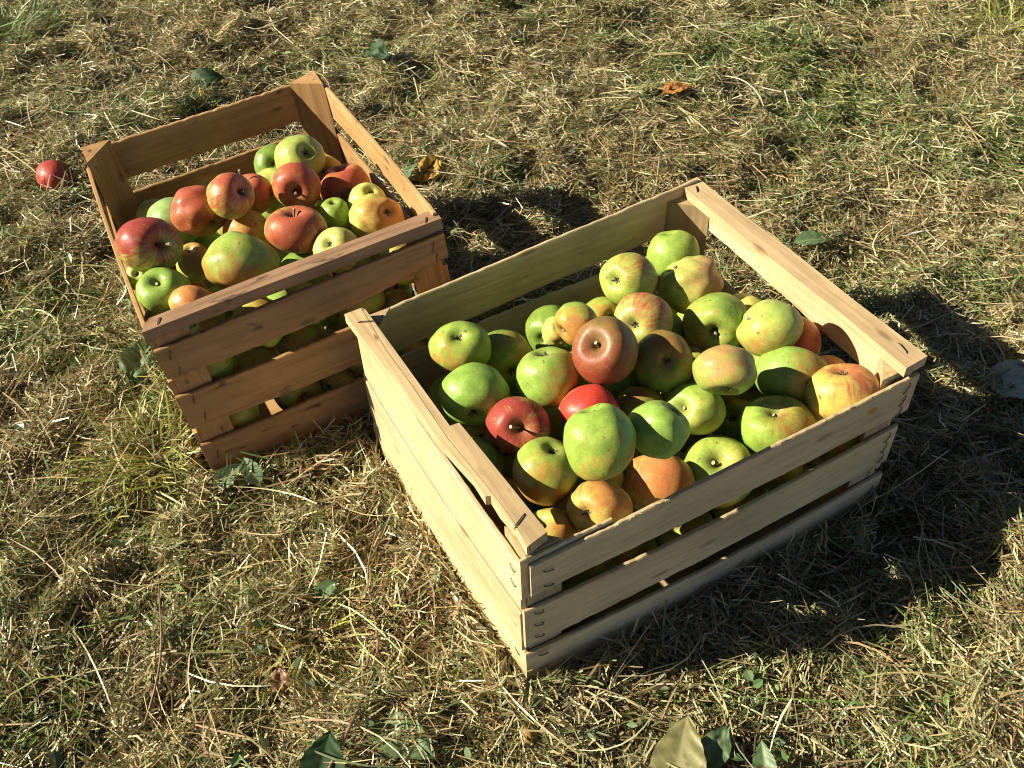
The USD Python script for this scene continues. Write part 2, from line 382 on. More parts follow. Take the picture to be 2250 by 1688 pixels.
def staple(parent, p, along, out, w=0.0105, lift_=0.0012):
    p, along, out = (np.asarray(a, float) for a in (p, along, out))
    along = along / np.linalg.norm(along)
    pts = [p - along * w / 2 - out * 0.003, p - along * w / 2 + out * lift_ * 0.4, p - along * w * 0.35 + out * lift_, p + along * w * 0.35 + out * lift_, p + along * w / 2 + out * lift_ * 0.4, p + along * w / 2 - out * 0.003]
    v, f = tube(pts, 0.0007, 5)
    put("staple", v, f, STEEL, parent, smooth=True)


def board(parent, name, args, mat, label=None):
    v, f, at = args
    return tag(put(name, v, f, mat, parent, attrs=at), label)


# ---- the pale crate, nearer the camera
c1 = thing("fruit_crate", "pale new wooden slatted crate heaped with mostly green apples, nearest the camera", "crate", "wooden apple crates", TA, RA)
hx, hy = LA / 2, WA / 2
FR = -hy
board(c1, "front_slat", slat('x', -0.244, 0.2525, (0.175, 0.2245), (0.167, 0.2265), FR - 0.0035, 1, 0.005, 101, (0.003, 0.001), 0.0008, 64), WOOD_PALE)
board(c1, "front_slat", slat('x', -0.2525, 0.252, (0.0800, 0.1475), (0.076, 0.1395), FR, 1, 0.005, 102, (0.004, 0.003), 0.0008, 64, sag=(0.0, 0.005)), WOOD_PALE)
board(c1, "front_slat", slat('x', -0.2525, 0.253, (-0.006, 0.0665), (-0.014, 0.0510), FR, 1, 0.005, 103, (0.003, 0.004), 0.0008, 64, sag=(0.0, 0.007)), WOOD_PALE)
board(c1, "splint", slat('x', -0.2515, -0.150, (0.168, 0.2330), (0.172, 0.2285), FR + 0.0018, 1, 0.0035, 104, nseg=18), WOOD_PALE, "short splint behind the top front slat at the left corner")
board(c1, "back_slat", slat('x', -0.236, 0.250, (0.158, 0.2300), (0.180, 0.2530), hy, -1, 0.005, 105, (0.004, 0.0), 0.0008, 48), WOOD_PALE)
board(c1, "back_slat", slat('x', -0.2525, 0.2525, (0.066, 0.1440), (0.080, 0.1500), hy, -1, 0.005, 106, (0.010, 0.008), 0.0012, 40), WOOD_PALE)
board(c1, "back_slat", slat('x', -0.2525, 0.2525, (-0.012, 0.0520), (-0.010, 0.0560), hy, -1, 0.005, 107, (0.0, 0.004), 0.0012, 30), WOOD_PALE)
ye = hy - 0.0065
board(c1, "end_panel", slat('y', -ye, ye, (0.1440, 0.2200), (0.1435, 0.2290), -hx, 1, 0.006, 108, (0.004, 0.003), 0.0009, 48, 1.04), WOOD_PALE)
board(c1, "end_panel", slat('y', -ye, ye, (0.0690, 0.1410), (0.0695, 0.1400), -hx - 0.002, 1, 0.006, 109, (0.004, 0.004), 0.0009, 48, 1.04), WOOD_PALE)
board(c1, "end_panel", slat('y', -ye, ye, (-0.010, 0.0655), (-0.008, 0.0660), -hx - 0.0005, 1, 0.006, 110, (0.003, 0.004), 0.0009, 48, 1.0), WOOD_PALE)
board(c1, "end_panel", slat('y', -ye, ye, (0.176, 0.2340), (0.198, 0.2350), hx, -1, 0.009, 111, (0.004, 0.0), 0.0008, 48, 1.05, 0.006), WOOD_PALE, "right end panel with a ragged wavy lower edge")
board(c1, "end_panel", slat('y', -ye, ye, (0.058, 0.1290), (0.060, 0.1330), hx, -1, 0.007, 112, (0.003, 0.003), 0.0010, 30), WOOD_PALE)
board(c1, "end_panel", slat('y', -ye, ye, (-0.012, 0.0480), (-0.010, 0.0500), hx, -1, 0.007, 113, (0.0, 0.0), 0.0010, 30), WOOD_PALE)
lg = 0.040
ix, iy = hx - 0.0095, hy - 0.0055
for k, (sx, sy, zt) in enumerate(((-1, -1, 0.2340), (1, -1, 0.2335), (1, 1, 0.2345), (-1, 1, 0.2345))):
    ox = hx - (0.0068 if sx < 0 else 0.0095)
    tri = [(sx * ox, sy * iy), (sx * (ox - lg), sy * iy), (sx * ox, sy * (iy - lg))]
    if sx * sy < 0:
        tri = tri[::-1]
    board(c1, "corner_post", prism(tri, -0.005, zt, 120 + k, 'z', 0.9), WOOD_RAIL)
zr0, zr1 = 0.2352, HA
railL = [(-0.2400, 0.199), (-0.2445, 0.120), (-0.2440, 0.05), (-0.2455, -0.040), (-0.2410, -0.110), (-0.2395, -0.160), (-0.2410, -0.199),
         (-0.2190, -0.1945), (-0.2225, -0.11), (-0.2260, -0.027), (-0.2365, -0.026), (-0.2370, 0.06), (-0.2375, 0.193)]
strip = [(-0.2620, 0.199), (-0.2570, 0.05), (-0.2550, -0.036), (-0.2515, -0.070), (-0.2480, -0.100), (-0.2490, -0.127), (-0.2440, -0.129), (-0.2450, -0.150), (-0.2420, -0.178), (-0.2445, -0.200),
         (-0.2415, -0.199), (-0.2402, -0.160), (-0.2417, -0.110), (-0.2464, -0.040), (-0.2449, 0.05), (-0.2453, 0.120), (-0.2409, 0.199)]
board(c1, "rail", prism(railL, zr0, zr1, 131, 'y'), WOOD_RAIL, "left top rail, split lengthwise and notched")
board(c1, "rail_strip", prism(strip, zr0, zr1 - 0.0006, 133, 'y', 1.22), WOOD_RAIL, "split off outer strip of the left rail with broken edge")
railR = [(0.2240, -0.2070), (0.2570, -0.2050), (0.2560, -0.10), (0.2575, 0.02), (0.2560, 0.11), (0.2585, 0.2095), (0.2290, 0.2055), (0.2265, 0.12), (0.2255, 0.0), (0.2275, -0.1)]
board(c1, "rail", prism(railR, zr0, zr1, 132, 'y', 1.12), WOOD_RAIL)
for k, y0 in enumerate((-0.15, -0.05, 0.05, 0.15)):
    v, f, at = slat('x', -0.240, 0.240, (0.0, 0.006), (0.0, 0.006), y0 - 0.04, 1, 0.08, 140 + k, nseg=10)
    board(c1, "floor_board", (v, f, at), WOOD_PALE)
for z in (0.208, 0.183):
    staple(c1, (-0.226, FR - 0.0045, z), (1, 0, -0.35), (0, -1, 0))
for z in (0.138, 0.116, 0.094):
    staple(c1, (-0.236, FR - 0.0015, z), (1, 0, -0.35), (0, -1, 0))
for z in (0.053, 0.026):
    staple(c1, (-0.232, FR - 0.001, z), (1, 0, -0.25), (0, -1, 0))
for z in (0.212, 0.192, 0.174):
    staple(c1, (0.236, FR - 0.0042, z), (0.45, 0, 1), (0, -1, 0), 0.014)
for z in (0.128, 0.110, 0.092):
    staple(c1, (0.236, FR - 0.0015, z), (0.45, 0, 1), (0, -1, 0), 0.014)
staple(c1, (0.238, FR - 0.001, 0.030), (0.45, 0, 1), (0, -1, 0), 0.013)
staple(c1, (-0.235, -0.170, zr1), (1, 0.55, 0), (0, 0, 1), 0.018)
staple(c1, (-0.246, 0.172, zr1), (1, -0.5, 0), (0, 0, 1), 0.018)
staple(c1, (0.243, -0.182, zr1), (0.25, 1, 0), (0, 0, 1), 0.017)
staple(c1, (0.240, 0.186, zr1), (0.6, 1, 0), (0, 0, 1), 0.014)
for z in (0.205, 0.125, 0.105, 0.180, 0.050):
    staple(c1, (-hx - 0.0015, -0.186, z), (0, 1, 0.25), (-1, 0, 0), 0.009, 0.0004)

rs = np.random.default_rng(9)
V, Fq = [], []
for x0 in np.r_[rs.uniform(-.24, .25, 70), rs.normal(-.10, .02, 12)]:
    z0 = 0.2262 + (x0 + .244) / .4965 * .002
    l, dx = rs.uniform(.002, .006), rs.normal(0, 1.0)
    p = np.array([x0, FR - 0.0035 + rs.uniform(0, .002), z0 - .001]); e = np.array([dx * l, -rs.uniform(.1, .6) * l, rs.uniform(-.2, .6) * l])
    w = np.array([.0005, 0, .0003]); b = len(V)
    V += [p - w, p + w, p + e]; Fq.append([b, b + 1, b + 2])
V = np.array(V)
tag(put("splinters", V, np.array(Fq), WOOD_PALE, c1, attrs={"wv": V, "tone": np.full(len(V), 1.15)}), kind="stuff")

# ---- the older crate behind it, turned with a short end to the camera
c2 = thing("fruit_crate", "older reddish brown wooden slatted crate with red and yellow apples, farther back", "crate", "wooden apple crates", TB, RB)
hx, hy = LB / 2, WB / 2
FR = -hy
board(c2, "front_slat", slat('x', -0.188, 0.189, (0.180, 0.2260), (0.198, 0.2370), FR, 1, 0.006, 201, (0.013, 0.000), 0.0008, 56), WOOD_RED)
board(c2, "front_slat", slat('x', -0.189, 0.190, (0.093, 0.1495), (0.098, 0.1560), FR, 1, 0.006, 202, (0.008, 0.004), 0.0008, 56, 0.96), WOOD_RED)
board(c2, "front_slat", slat('x', -0.188, 0.189, (-0.010, 0.0635), (0.000, 0.0675), FR, 1, 0.006, 203, (0.0, 0.004), 0.0008, 48, 0.92), WOOD_RED)
board(c2, "back_slat", slat('x', -0.185, 0.185, (0.204, 0.2640), (0.203, 0.2640), hy, -1, 0.006, 204, (0.0, 0.0), 0.0012, 48, 1.0), WOOD_RED)
board(c2, "back_slat", slat('x', -0.185, 0.185, (0.112, 0.1790), (0.112, 0.1810), hy, -1, 0.006, 205, (0.0, 0.0), 0.0012, 40, 0.9), WOOD_RED)
board(c2, "back_slat", slat('x', -0.185, 0.185, (0.020, 0.0890), (0.020, 0.0890), hy, -1, 0.006, 206, (0.0, 0.0), 0.0012, 30, 0.9), WOOD_RED)
ye = hy - 0.0075
for sx, sd in ((-1, 210), (1, 220)):
    if sx < 0:
        zz = (((0.196, 0.2440), (0.190, 0.2410)), ((0.110, 0.1720), (0.110, 0.1740)), ((0.000, 0.0800), (0.010, 0.0860)))
    else:
        zz = (((0.208, 0.2640), (0.209, 0.2630)), ((0.118, 0.1820), (0.120, 0.1840)), ((0.012, 0.0880), (0.016, 0.0920)))
    for k, (a0, a1) in enumerate(zz):
        board(c2, "side_slat", slat('y', -ye, ye, a0, a1, sx * hx, -sx, 0.006, sd + k, (0.006, 0.002), 0.0008, 48, 1.25 if sx > 0 and k == 0 else 1.0), WOOD_RED)
lg = 0.042
ix, iy = hx - 0.0065, hy - 0.0065
for k, (sx, sy, tops) in enumerate(((-1, -1, (0.240, 0.240, 0.240)), (1, -1, (0.243, 0.243, 0.243)), (1, 1, (0.276, 0.268, 0.270)), (-1, 1, (0.274, 0.272, 0.268)))):
    tri = [(sx * ix, sy * iy), (sx * (ix - lg), sy * iy), (sx * ix, sy * (iy - lg))]
    if sx * sy < 0:
        tri, tops = tri[::-1], tops[::-1]
    board(c2, "corner_post", prism(tri, 0.0, 0.25, 230 + k, 'z', 1.05, tops), WOOD_RED)
rail = [(-0.1900, -0.2455), (-0.09, -0.2440), (0.02, -0.2450), (0.11, -0.2435), (0.1900, -0.2440), (0.1890, -0.2190), (0.10, -0.2205), (0.0, -0.2195), (-0.10, -0.2215), (-0.1770, -0.2230), (-0.1860, -0.2330)]
v, f, at = prism(rail, 0.2445, HB, 241, 'y')
at["wv"] = v[:, [0, 1, 2]] + 3.3
board(c2, "rail", (v, f, at), WOOD_GREY, "weathered grey brown front top rail")
for k, y0 in enumerate((-0.19, -0.08, 0.03, 0.14)):
    board(c2, "floor_board", slat('x', -0.175, 0.175, (0.0, 0.006), (0.0, 0.006), y0 - 0.04, 1, 0.09, 250 + k, nseg=10), WOOD_RED)
for x0, z in ((-0.172, 0.214), (-0.170, 0.188), (-0.170, 0.138), (-0.166, 0.108), (-0.172, 0.040), (0.172, 0.222), (0.174, 0.205), (0.172, 0.142), (0.170, 0.114)):
    staple(c2, (x0, FR - 0.0008, z), (0.25, 0, 1), (0, -1, 0), 0.012)
staple(c2, (-0.168, -0.236, HB), (0.5, 1, 0), (0, 0, 1), 0.012)
staple(c2, (0.172, -0.236, HB), (0.5, 1, 0), (0, 0, 1), 0.012)


# ------------------------------------------------------------------ mown grass: cut, half-dry blades lying in every direction
PAL = np.array([[0.54, 0.44, 0.232], [0.72, 0.61, 0.35], [0.30, 0.21, 0.092], [0.255, 0.225, 0.102], [0.135, 0.195, 0.052], [0.33, 0.36, 0.095], [0.18, 0.21, 0.10]])


def ribbons(rng, c, length, width, az, tilt, col, seg=2, bend=0.35, roll=0.9, root=False):
    """Curved flat blades. c: centres (or roots). Returns vertices, quads, colours."""
    n = len(c)
    d = np.stack([np.cos(az) * np.cos(tilt), np.sin(az) * np.cos(tilt), np.sin(tilt)], 1)
    side = np.stack([-np.sin(az), np.cos(az), np.zeros(n)], 1)
    up = np.cross(d, side)
    rl = rng.normal(0, roll, n)[:, None]
    wv = side * np.cos(rl) + up * np.sin(rl)
    b1, b2 = rng.normal(0, bend, (n, 1)), rng.normal(0, bend * 0.6, (n, 1))
    ts = np.linspace(0, 1, seg + 1)
    V = np.zeros((n, seg + 1, 2, 3))
    K = np.zeros((n, seg + 1, 2, 3))
    tip = rng.uniform(0.15, 0.9, n)
    for k, t in enumerate(ts):
        s = (t - 0.5) if not root else t
        e = (t - 0.5) ** 2 * 2 - 0.25 if not root else t * t
        p = c + d * (length * s)[:, None] + (side * b1 + up * (b2 if not root else -np.abs(b2) * 1.3)) * (e * length)[:, None]
        w = width * (0.55 + 0.45 * np.sin(np.pi * min(1, 0.25 + 0.5 * t))) * (1 - (1 - tip) * t ** 3)
        V[:, k, 0] = p - wv * (w / 2)[:, None]
        V[:, k, 1] = p + wv * (w / 2)[:, None]
        K[:, k] = (col * (0.9 + 0.2 * t))[:, None]
    i0 = (np.arange(n) * (seg + 1) * 2)[:, None]
    F = np.concatenate([i0 + np.array([[2 * k, 2 * k + 1, 2 * k + 3, 2 * k + 2]]) for k in range(seg)], 0)
    return V.reshape(-1, 3), F, K.reshape(-1, 3)


def blade_colours(rng, x, y, n, wet=0.0):
    g = n2(x, y, 6.0, 21) * 0.6 + n2(x, y, 1.7, 22) * 0.4 + rng.normal(0, 0.10, n) + wet
    b = n2(x, y, 4.0, 31) + rng.normal(0, 0.12, n)
    u = rng.random(n)
    idx = np.where(u < 0.38, 0, np.where(u < 0.54, 1, np.where(u < 0.66, 2, np.where(u < 0.90, 3, 6))))
    idx = np.where((b > 0.62) & (u < 0.5), 2, idx)
    idx = np.where((g > 0.60) & (rng.random(n) < 0.8), 4, idx)
    idx = np.where((g > 0.50) & (g <= 0.60) & (rng.random(n) < 0.45), 3, idx)
    idx = np.where((g > 0.60) & (rng.random(n) < 0.10), 5, idx)
    c = PAL[idx] * rng.lognormal(0, 0.24, n)[:, None] * (1 + rng.normal(0, 0.05, (n, 3)))
    return np.clip(c, 0.01, 0.8)


def left_of(x, y, grow):                                  # wedge of lawn that the picture looks at, with a margin
    return (y > 0.40 - grow) & (y < 2.50 + grow) & (np.abs(x - 0.0) < 0.30 + 0.385 * y + 0.06 + grow)


def scatter(rng, n, wedge, grow):
    if wedge:
        x = rng.uniform(-1.45, 1.45, int(n * 2.0)); y = rng.uniform(0.28, 2.62, int(n * 2.0))
        k = left_of(x, y, grow)
    else:
        x = rng.uniform(-1.9, 1.9, n); y = rng.uniform(-0.2, 3.1, n)
        k = ~left_of(x, y, grow)
    return x[k], y[k]


def lay(rng, x, y, length, width, tilt, zoff, **kw):
    az = (n2(x, y, 7.0, 41, 2) * 2.6 + n2(x, y, 1.5, 42, 1)) * 2 * np.pi + rng.normal(0, 0.9, len(x))
    k = np.ones(len(x), bool)
    for s in (-0.62, 0.0, 0.62):                          # nothing may run into a crate
        k &= ~in_crate(x + np.cos(az) * length * s * np.cos(tilt), y + np.sin(az) * length * s * np.cos(tilt), 0.002)
    x, y, az, length, width, tilt, zoff = (a[k] for a in (x, y, az, length, width, tilt, zoff))
    c = np.stack([x, y, lift(x, y) + zoff + 0.5 * length * np.sin(np.abs(tilt)) * 0.8], 1)
    return ribbons(rng, c, length, width, az, tilt, blade_colours(rng, x, y, len(x), kw.pop("wet", 0.0)), **kw)


rng = np.random.default_rng(11)
parts = []
# thick of the cuttings
x, y = scatter(rng, 350000, True, 0.10)
thick = 0.005 + 0.042 * sstep(0.30, 0.75, n2(x, y, 17.0, 51, 2)) * (0.25 + 1.3 * n2(x, y, 6.0, 52, 2))
n = len(x)
parts.append(lay(rng, x, y, rng.gamma(3.0, 0.0065, n) + 0.006, rng.uniform(0.0011, 0.0026, n), rng.normal(0, 0.27, n), thick * rng.random(n) ** 0.7, seg=2, bend=0.30))
# longer pale straws lying on top
x, y = scatter(rng, 7000, True, 0.10)
n = len(x)
parts.append(lay(rng, x, y, rng.gamma(3.0, 0.014, n) + 0.025, rng.uniform(0.0013, 0.0025, n), rng.normal(0.0, 0.13, n), rng.uniform(0.008, 0.032, n), seg=3, bend=0.14, wet=-0.2))
# a few long stalks, more of them near the camera
x, y = scatter(rng, 2600, True, 0.05)
k = rng.random(len(x)) < 1.25 - 0.45 * y
x, y = x[k], y[k]
n = len(x)
parts.append(lay(rng, x, y, rng.uniform(0.07, 0.19, n), rng.uniform(0.0011, 0.0020, n), rng.normal(0.0, 0.07, n), rng.uniform(0.014, 0.040, n), seg=6, bend=0.38, wet=-0.1))
# short living blades poking up
x, y = scatter(rng, 46000, True, 0.10)
k = n2(x, y, 5.0, 61) + rng.normal(0, 0.08, len(x)) > 0.50
x, y = x[k], y[k]
n = len(x)
parts.append(lay(rng, x, y, rng.uniform(0.012, 0.040, n), rng.uniform(0.0014, 0.0030, n), rng.uniform(0.35, 1.2, n), rng.uniform(-0.004, 0.012, n), seg=2, wet=0.16))
# along the foot of the crates
x = rng.uniform(-0.75, 0.60, 420000); y = rng.uniform(0.45, 1.55, 420000)
k = in_crate(x, y, 0.035) & ~in_crate(x, y, 0.003)
x, y = x[k][:15000], y[k][:15000]
n = len(x)
parts.append(lay(rng, x, y, rng.gamma(3.0, 0.0075, n) + 0.010, rng.uniform(0.0013, 0.0028, n), rng.normal(0.1, 0.4, n), rng.uniform(0.000, 0.034, n), seg=2, bend=0.22))
k = rng.permutation(np.flatnonzero(in_crate(x, y, 0.030)))[:1500]
x, y = x[k], y[k]
n = len(x)
parts.append(lay(rng, x, y, rng.uniform(0.025, 0.075, n), rng.uniform(0.0012, 0.0024, n), rng.uniform(0.3, 1.2, n), rng.uniform(0.0, 0.01, n), seg=3, bend=0.3))
# the same, thinner, just outside the picture
x, y = scatter(rng, 90000, False, 0.10)
n = len(x)
parts.append(lay(rng, x, y, rng.gamma(4.0, 0.009, n) + 0.012, rng.uniform(0.002, 0.005, n), rng.normal(0, 0.30, n), rng.uniform(0, 0.03, n), seg=2))


def join(parts):
    off, V, F, K = 0, [], [], []
    for v, f, k in parts:
        V.append(v); F.append(f + off); K.append(k); off += len(v)
    return np.vstack(V), np.vstack(F), np.vstack(K)


V, F, K = join(parts)
tag(put("mown_grass", V, F, HAY, attrs={"hcol": K}), "half dry mown grass, tan straw and green blades, all round the crates", "grass", kind="stuff")

# farther lawn, one patch laid down many times
rt = np.random.default_rng(12)
n = 5200
x, y = rt.uniform(-0.5, 0.5, n), rt.uniform(-0.5, 0.5, n)
v, f, kcol = ribbons(rt, np.stack([x, y, rt.uniform(-0.005, 0.03, n)], 1), rt.gamma(4, 0.012, n) + 0.02, rt.uniform(0.003, 0.007, n), rt.uniform(0, 6.28, n), rt.normal(0, 0.35, n), blade_colours(rt, x + 7, y + 3, n), seg=2)
pi = UsdGeom.PointInstancer.Define(stage, "/World/mown_grass_001")
tile = put("patch", v, f, HAY, parent=pi.GetPrim(), attrs={"hcol": kcol})
pos, ang = [], []
for ax in np.arange(-6.4, 6.5, 0.95):
    for ay in np.arange(-4.0, 9.1, 0.95):
        if abs(ax) < 1.45 + 0.45 and -0.2 - 0.40 < ay < 3.1 + 0.40:
            continue
        pos.append((ax + rt.normal(0, .03), ay + rt.normal(0, .03), -0.004)); ang.append(rt.integers(0, 4) * 90 + rt.normal(0, 6))
pi.CreatePrototypesRel().SetTargets([tile.GetPath()])
pi.CreateProtoIndicesAttr(Vt.IntArray([0] * len(pos)))
pi.CreatePositionsAttr(Vt.Vec3fArray([Gf.Vec3f(*map(float, p)) for p in pos]))
pi.CreateOrientationsAttr(Vt.QuathArray([Gf.Quath(math.cos(math.radians(a) / 2), 0, 0, math.sin(math.radians(a) / 2)) for a in ang]))
tag(pi.GetPrim(), "lawn of mown grass farther off, beyond the crates", "grass", kind="stuff")


def tuft(loc, n, h, spread, cols, label, seed, lean=(0, 0)):
    r = np.random.default_rng(seed)
    az = r.uniform(0, 6.28, n)
    rr = np.abs(r.normal(0, spread, n))
    px, py = loc[0] + rr * np.cos(az), loc[1] + rr * np.sin(az)
    k = ~in_crate(px, py, 0.02)
    px, py, az = px[k], py[k], az[k]
    n = len(px)
    c = np.stack([px, py, lift(px, py) + 0.004], 1)
    az = az + r.normal(0, 0.6, n)
    dx, dy = np.cos(az) + lean[0], np.sin(az) + lean[1]
    v, f, kc = ribbons(r, c, r.uniform(0.5, 1.1, n) * h, r.uniform(0.0014, 0.0030, n), np.arctan2(dy, dx), r.uniform(0.45, 1.25, n),
                       np.asarray(cols)[r.integers(0, len(cols), n)] * r.lognormal(0, 0.2, n)[:, None], seg=4, bend=0.6, root=True)
    return tag(put("grass_tuft", v, f, HAY, attrs={"hcol": kc}), label, "grass tuft")


YG = [(0.33, 0.36, 0.07), (0.24, 0.30, 0.06), (0.42, 0.38, 0.12)]
tuft((-0.484, 0.900), 420, 0.075, 0.050, YG, "bright yellow-green grass tuft beside the reddish crate's near left corner", 71, (0.1, -0.4))
tuft((-0.250, 0.610), 240, 0.065, 0.035, YG + [(0.45, 0.38, 0.17)], "yellowish grass tuft on the sunlit lawn left of the pale crate, below the bigger tuft", 72, (0.3, -0.2))
tuft((1.100, 2.000), 420, 0.080, 0.075, YG, "yellow-green grass tuft in the far right corner of the lawn", 73)
tuft((-1.130, 2.260), 420, 0.080, 0.090, [(0.14, 0.21, 0.06), (0.22, 0.28, 0.07), (0.10, 0.16, 0.05)], "soft green grass tuft in the far left corner of the lawn", 74)
tuft((0.430, 0.500), 70, 0.085, 0.030, [(0.16, 0.27, 0.06), (0.22, 0.32, 0.08)], "few long fresh green blades on the lawn below the pale crate's shadow", 75, (-0.9, 0.0))
tuft((-0.800, 1.585), 110, 0.045, 0.022, [(0.13, 0.20, 0.05), (0.09, 0.15, 0.04)], "short green grass tuft in front of the loose red apple", 76)

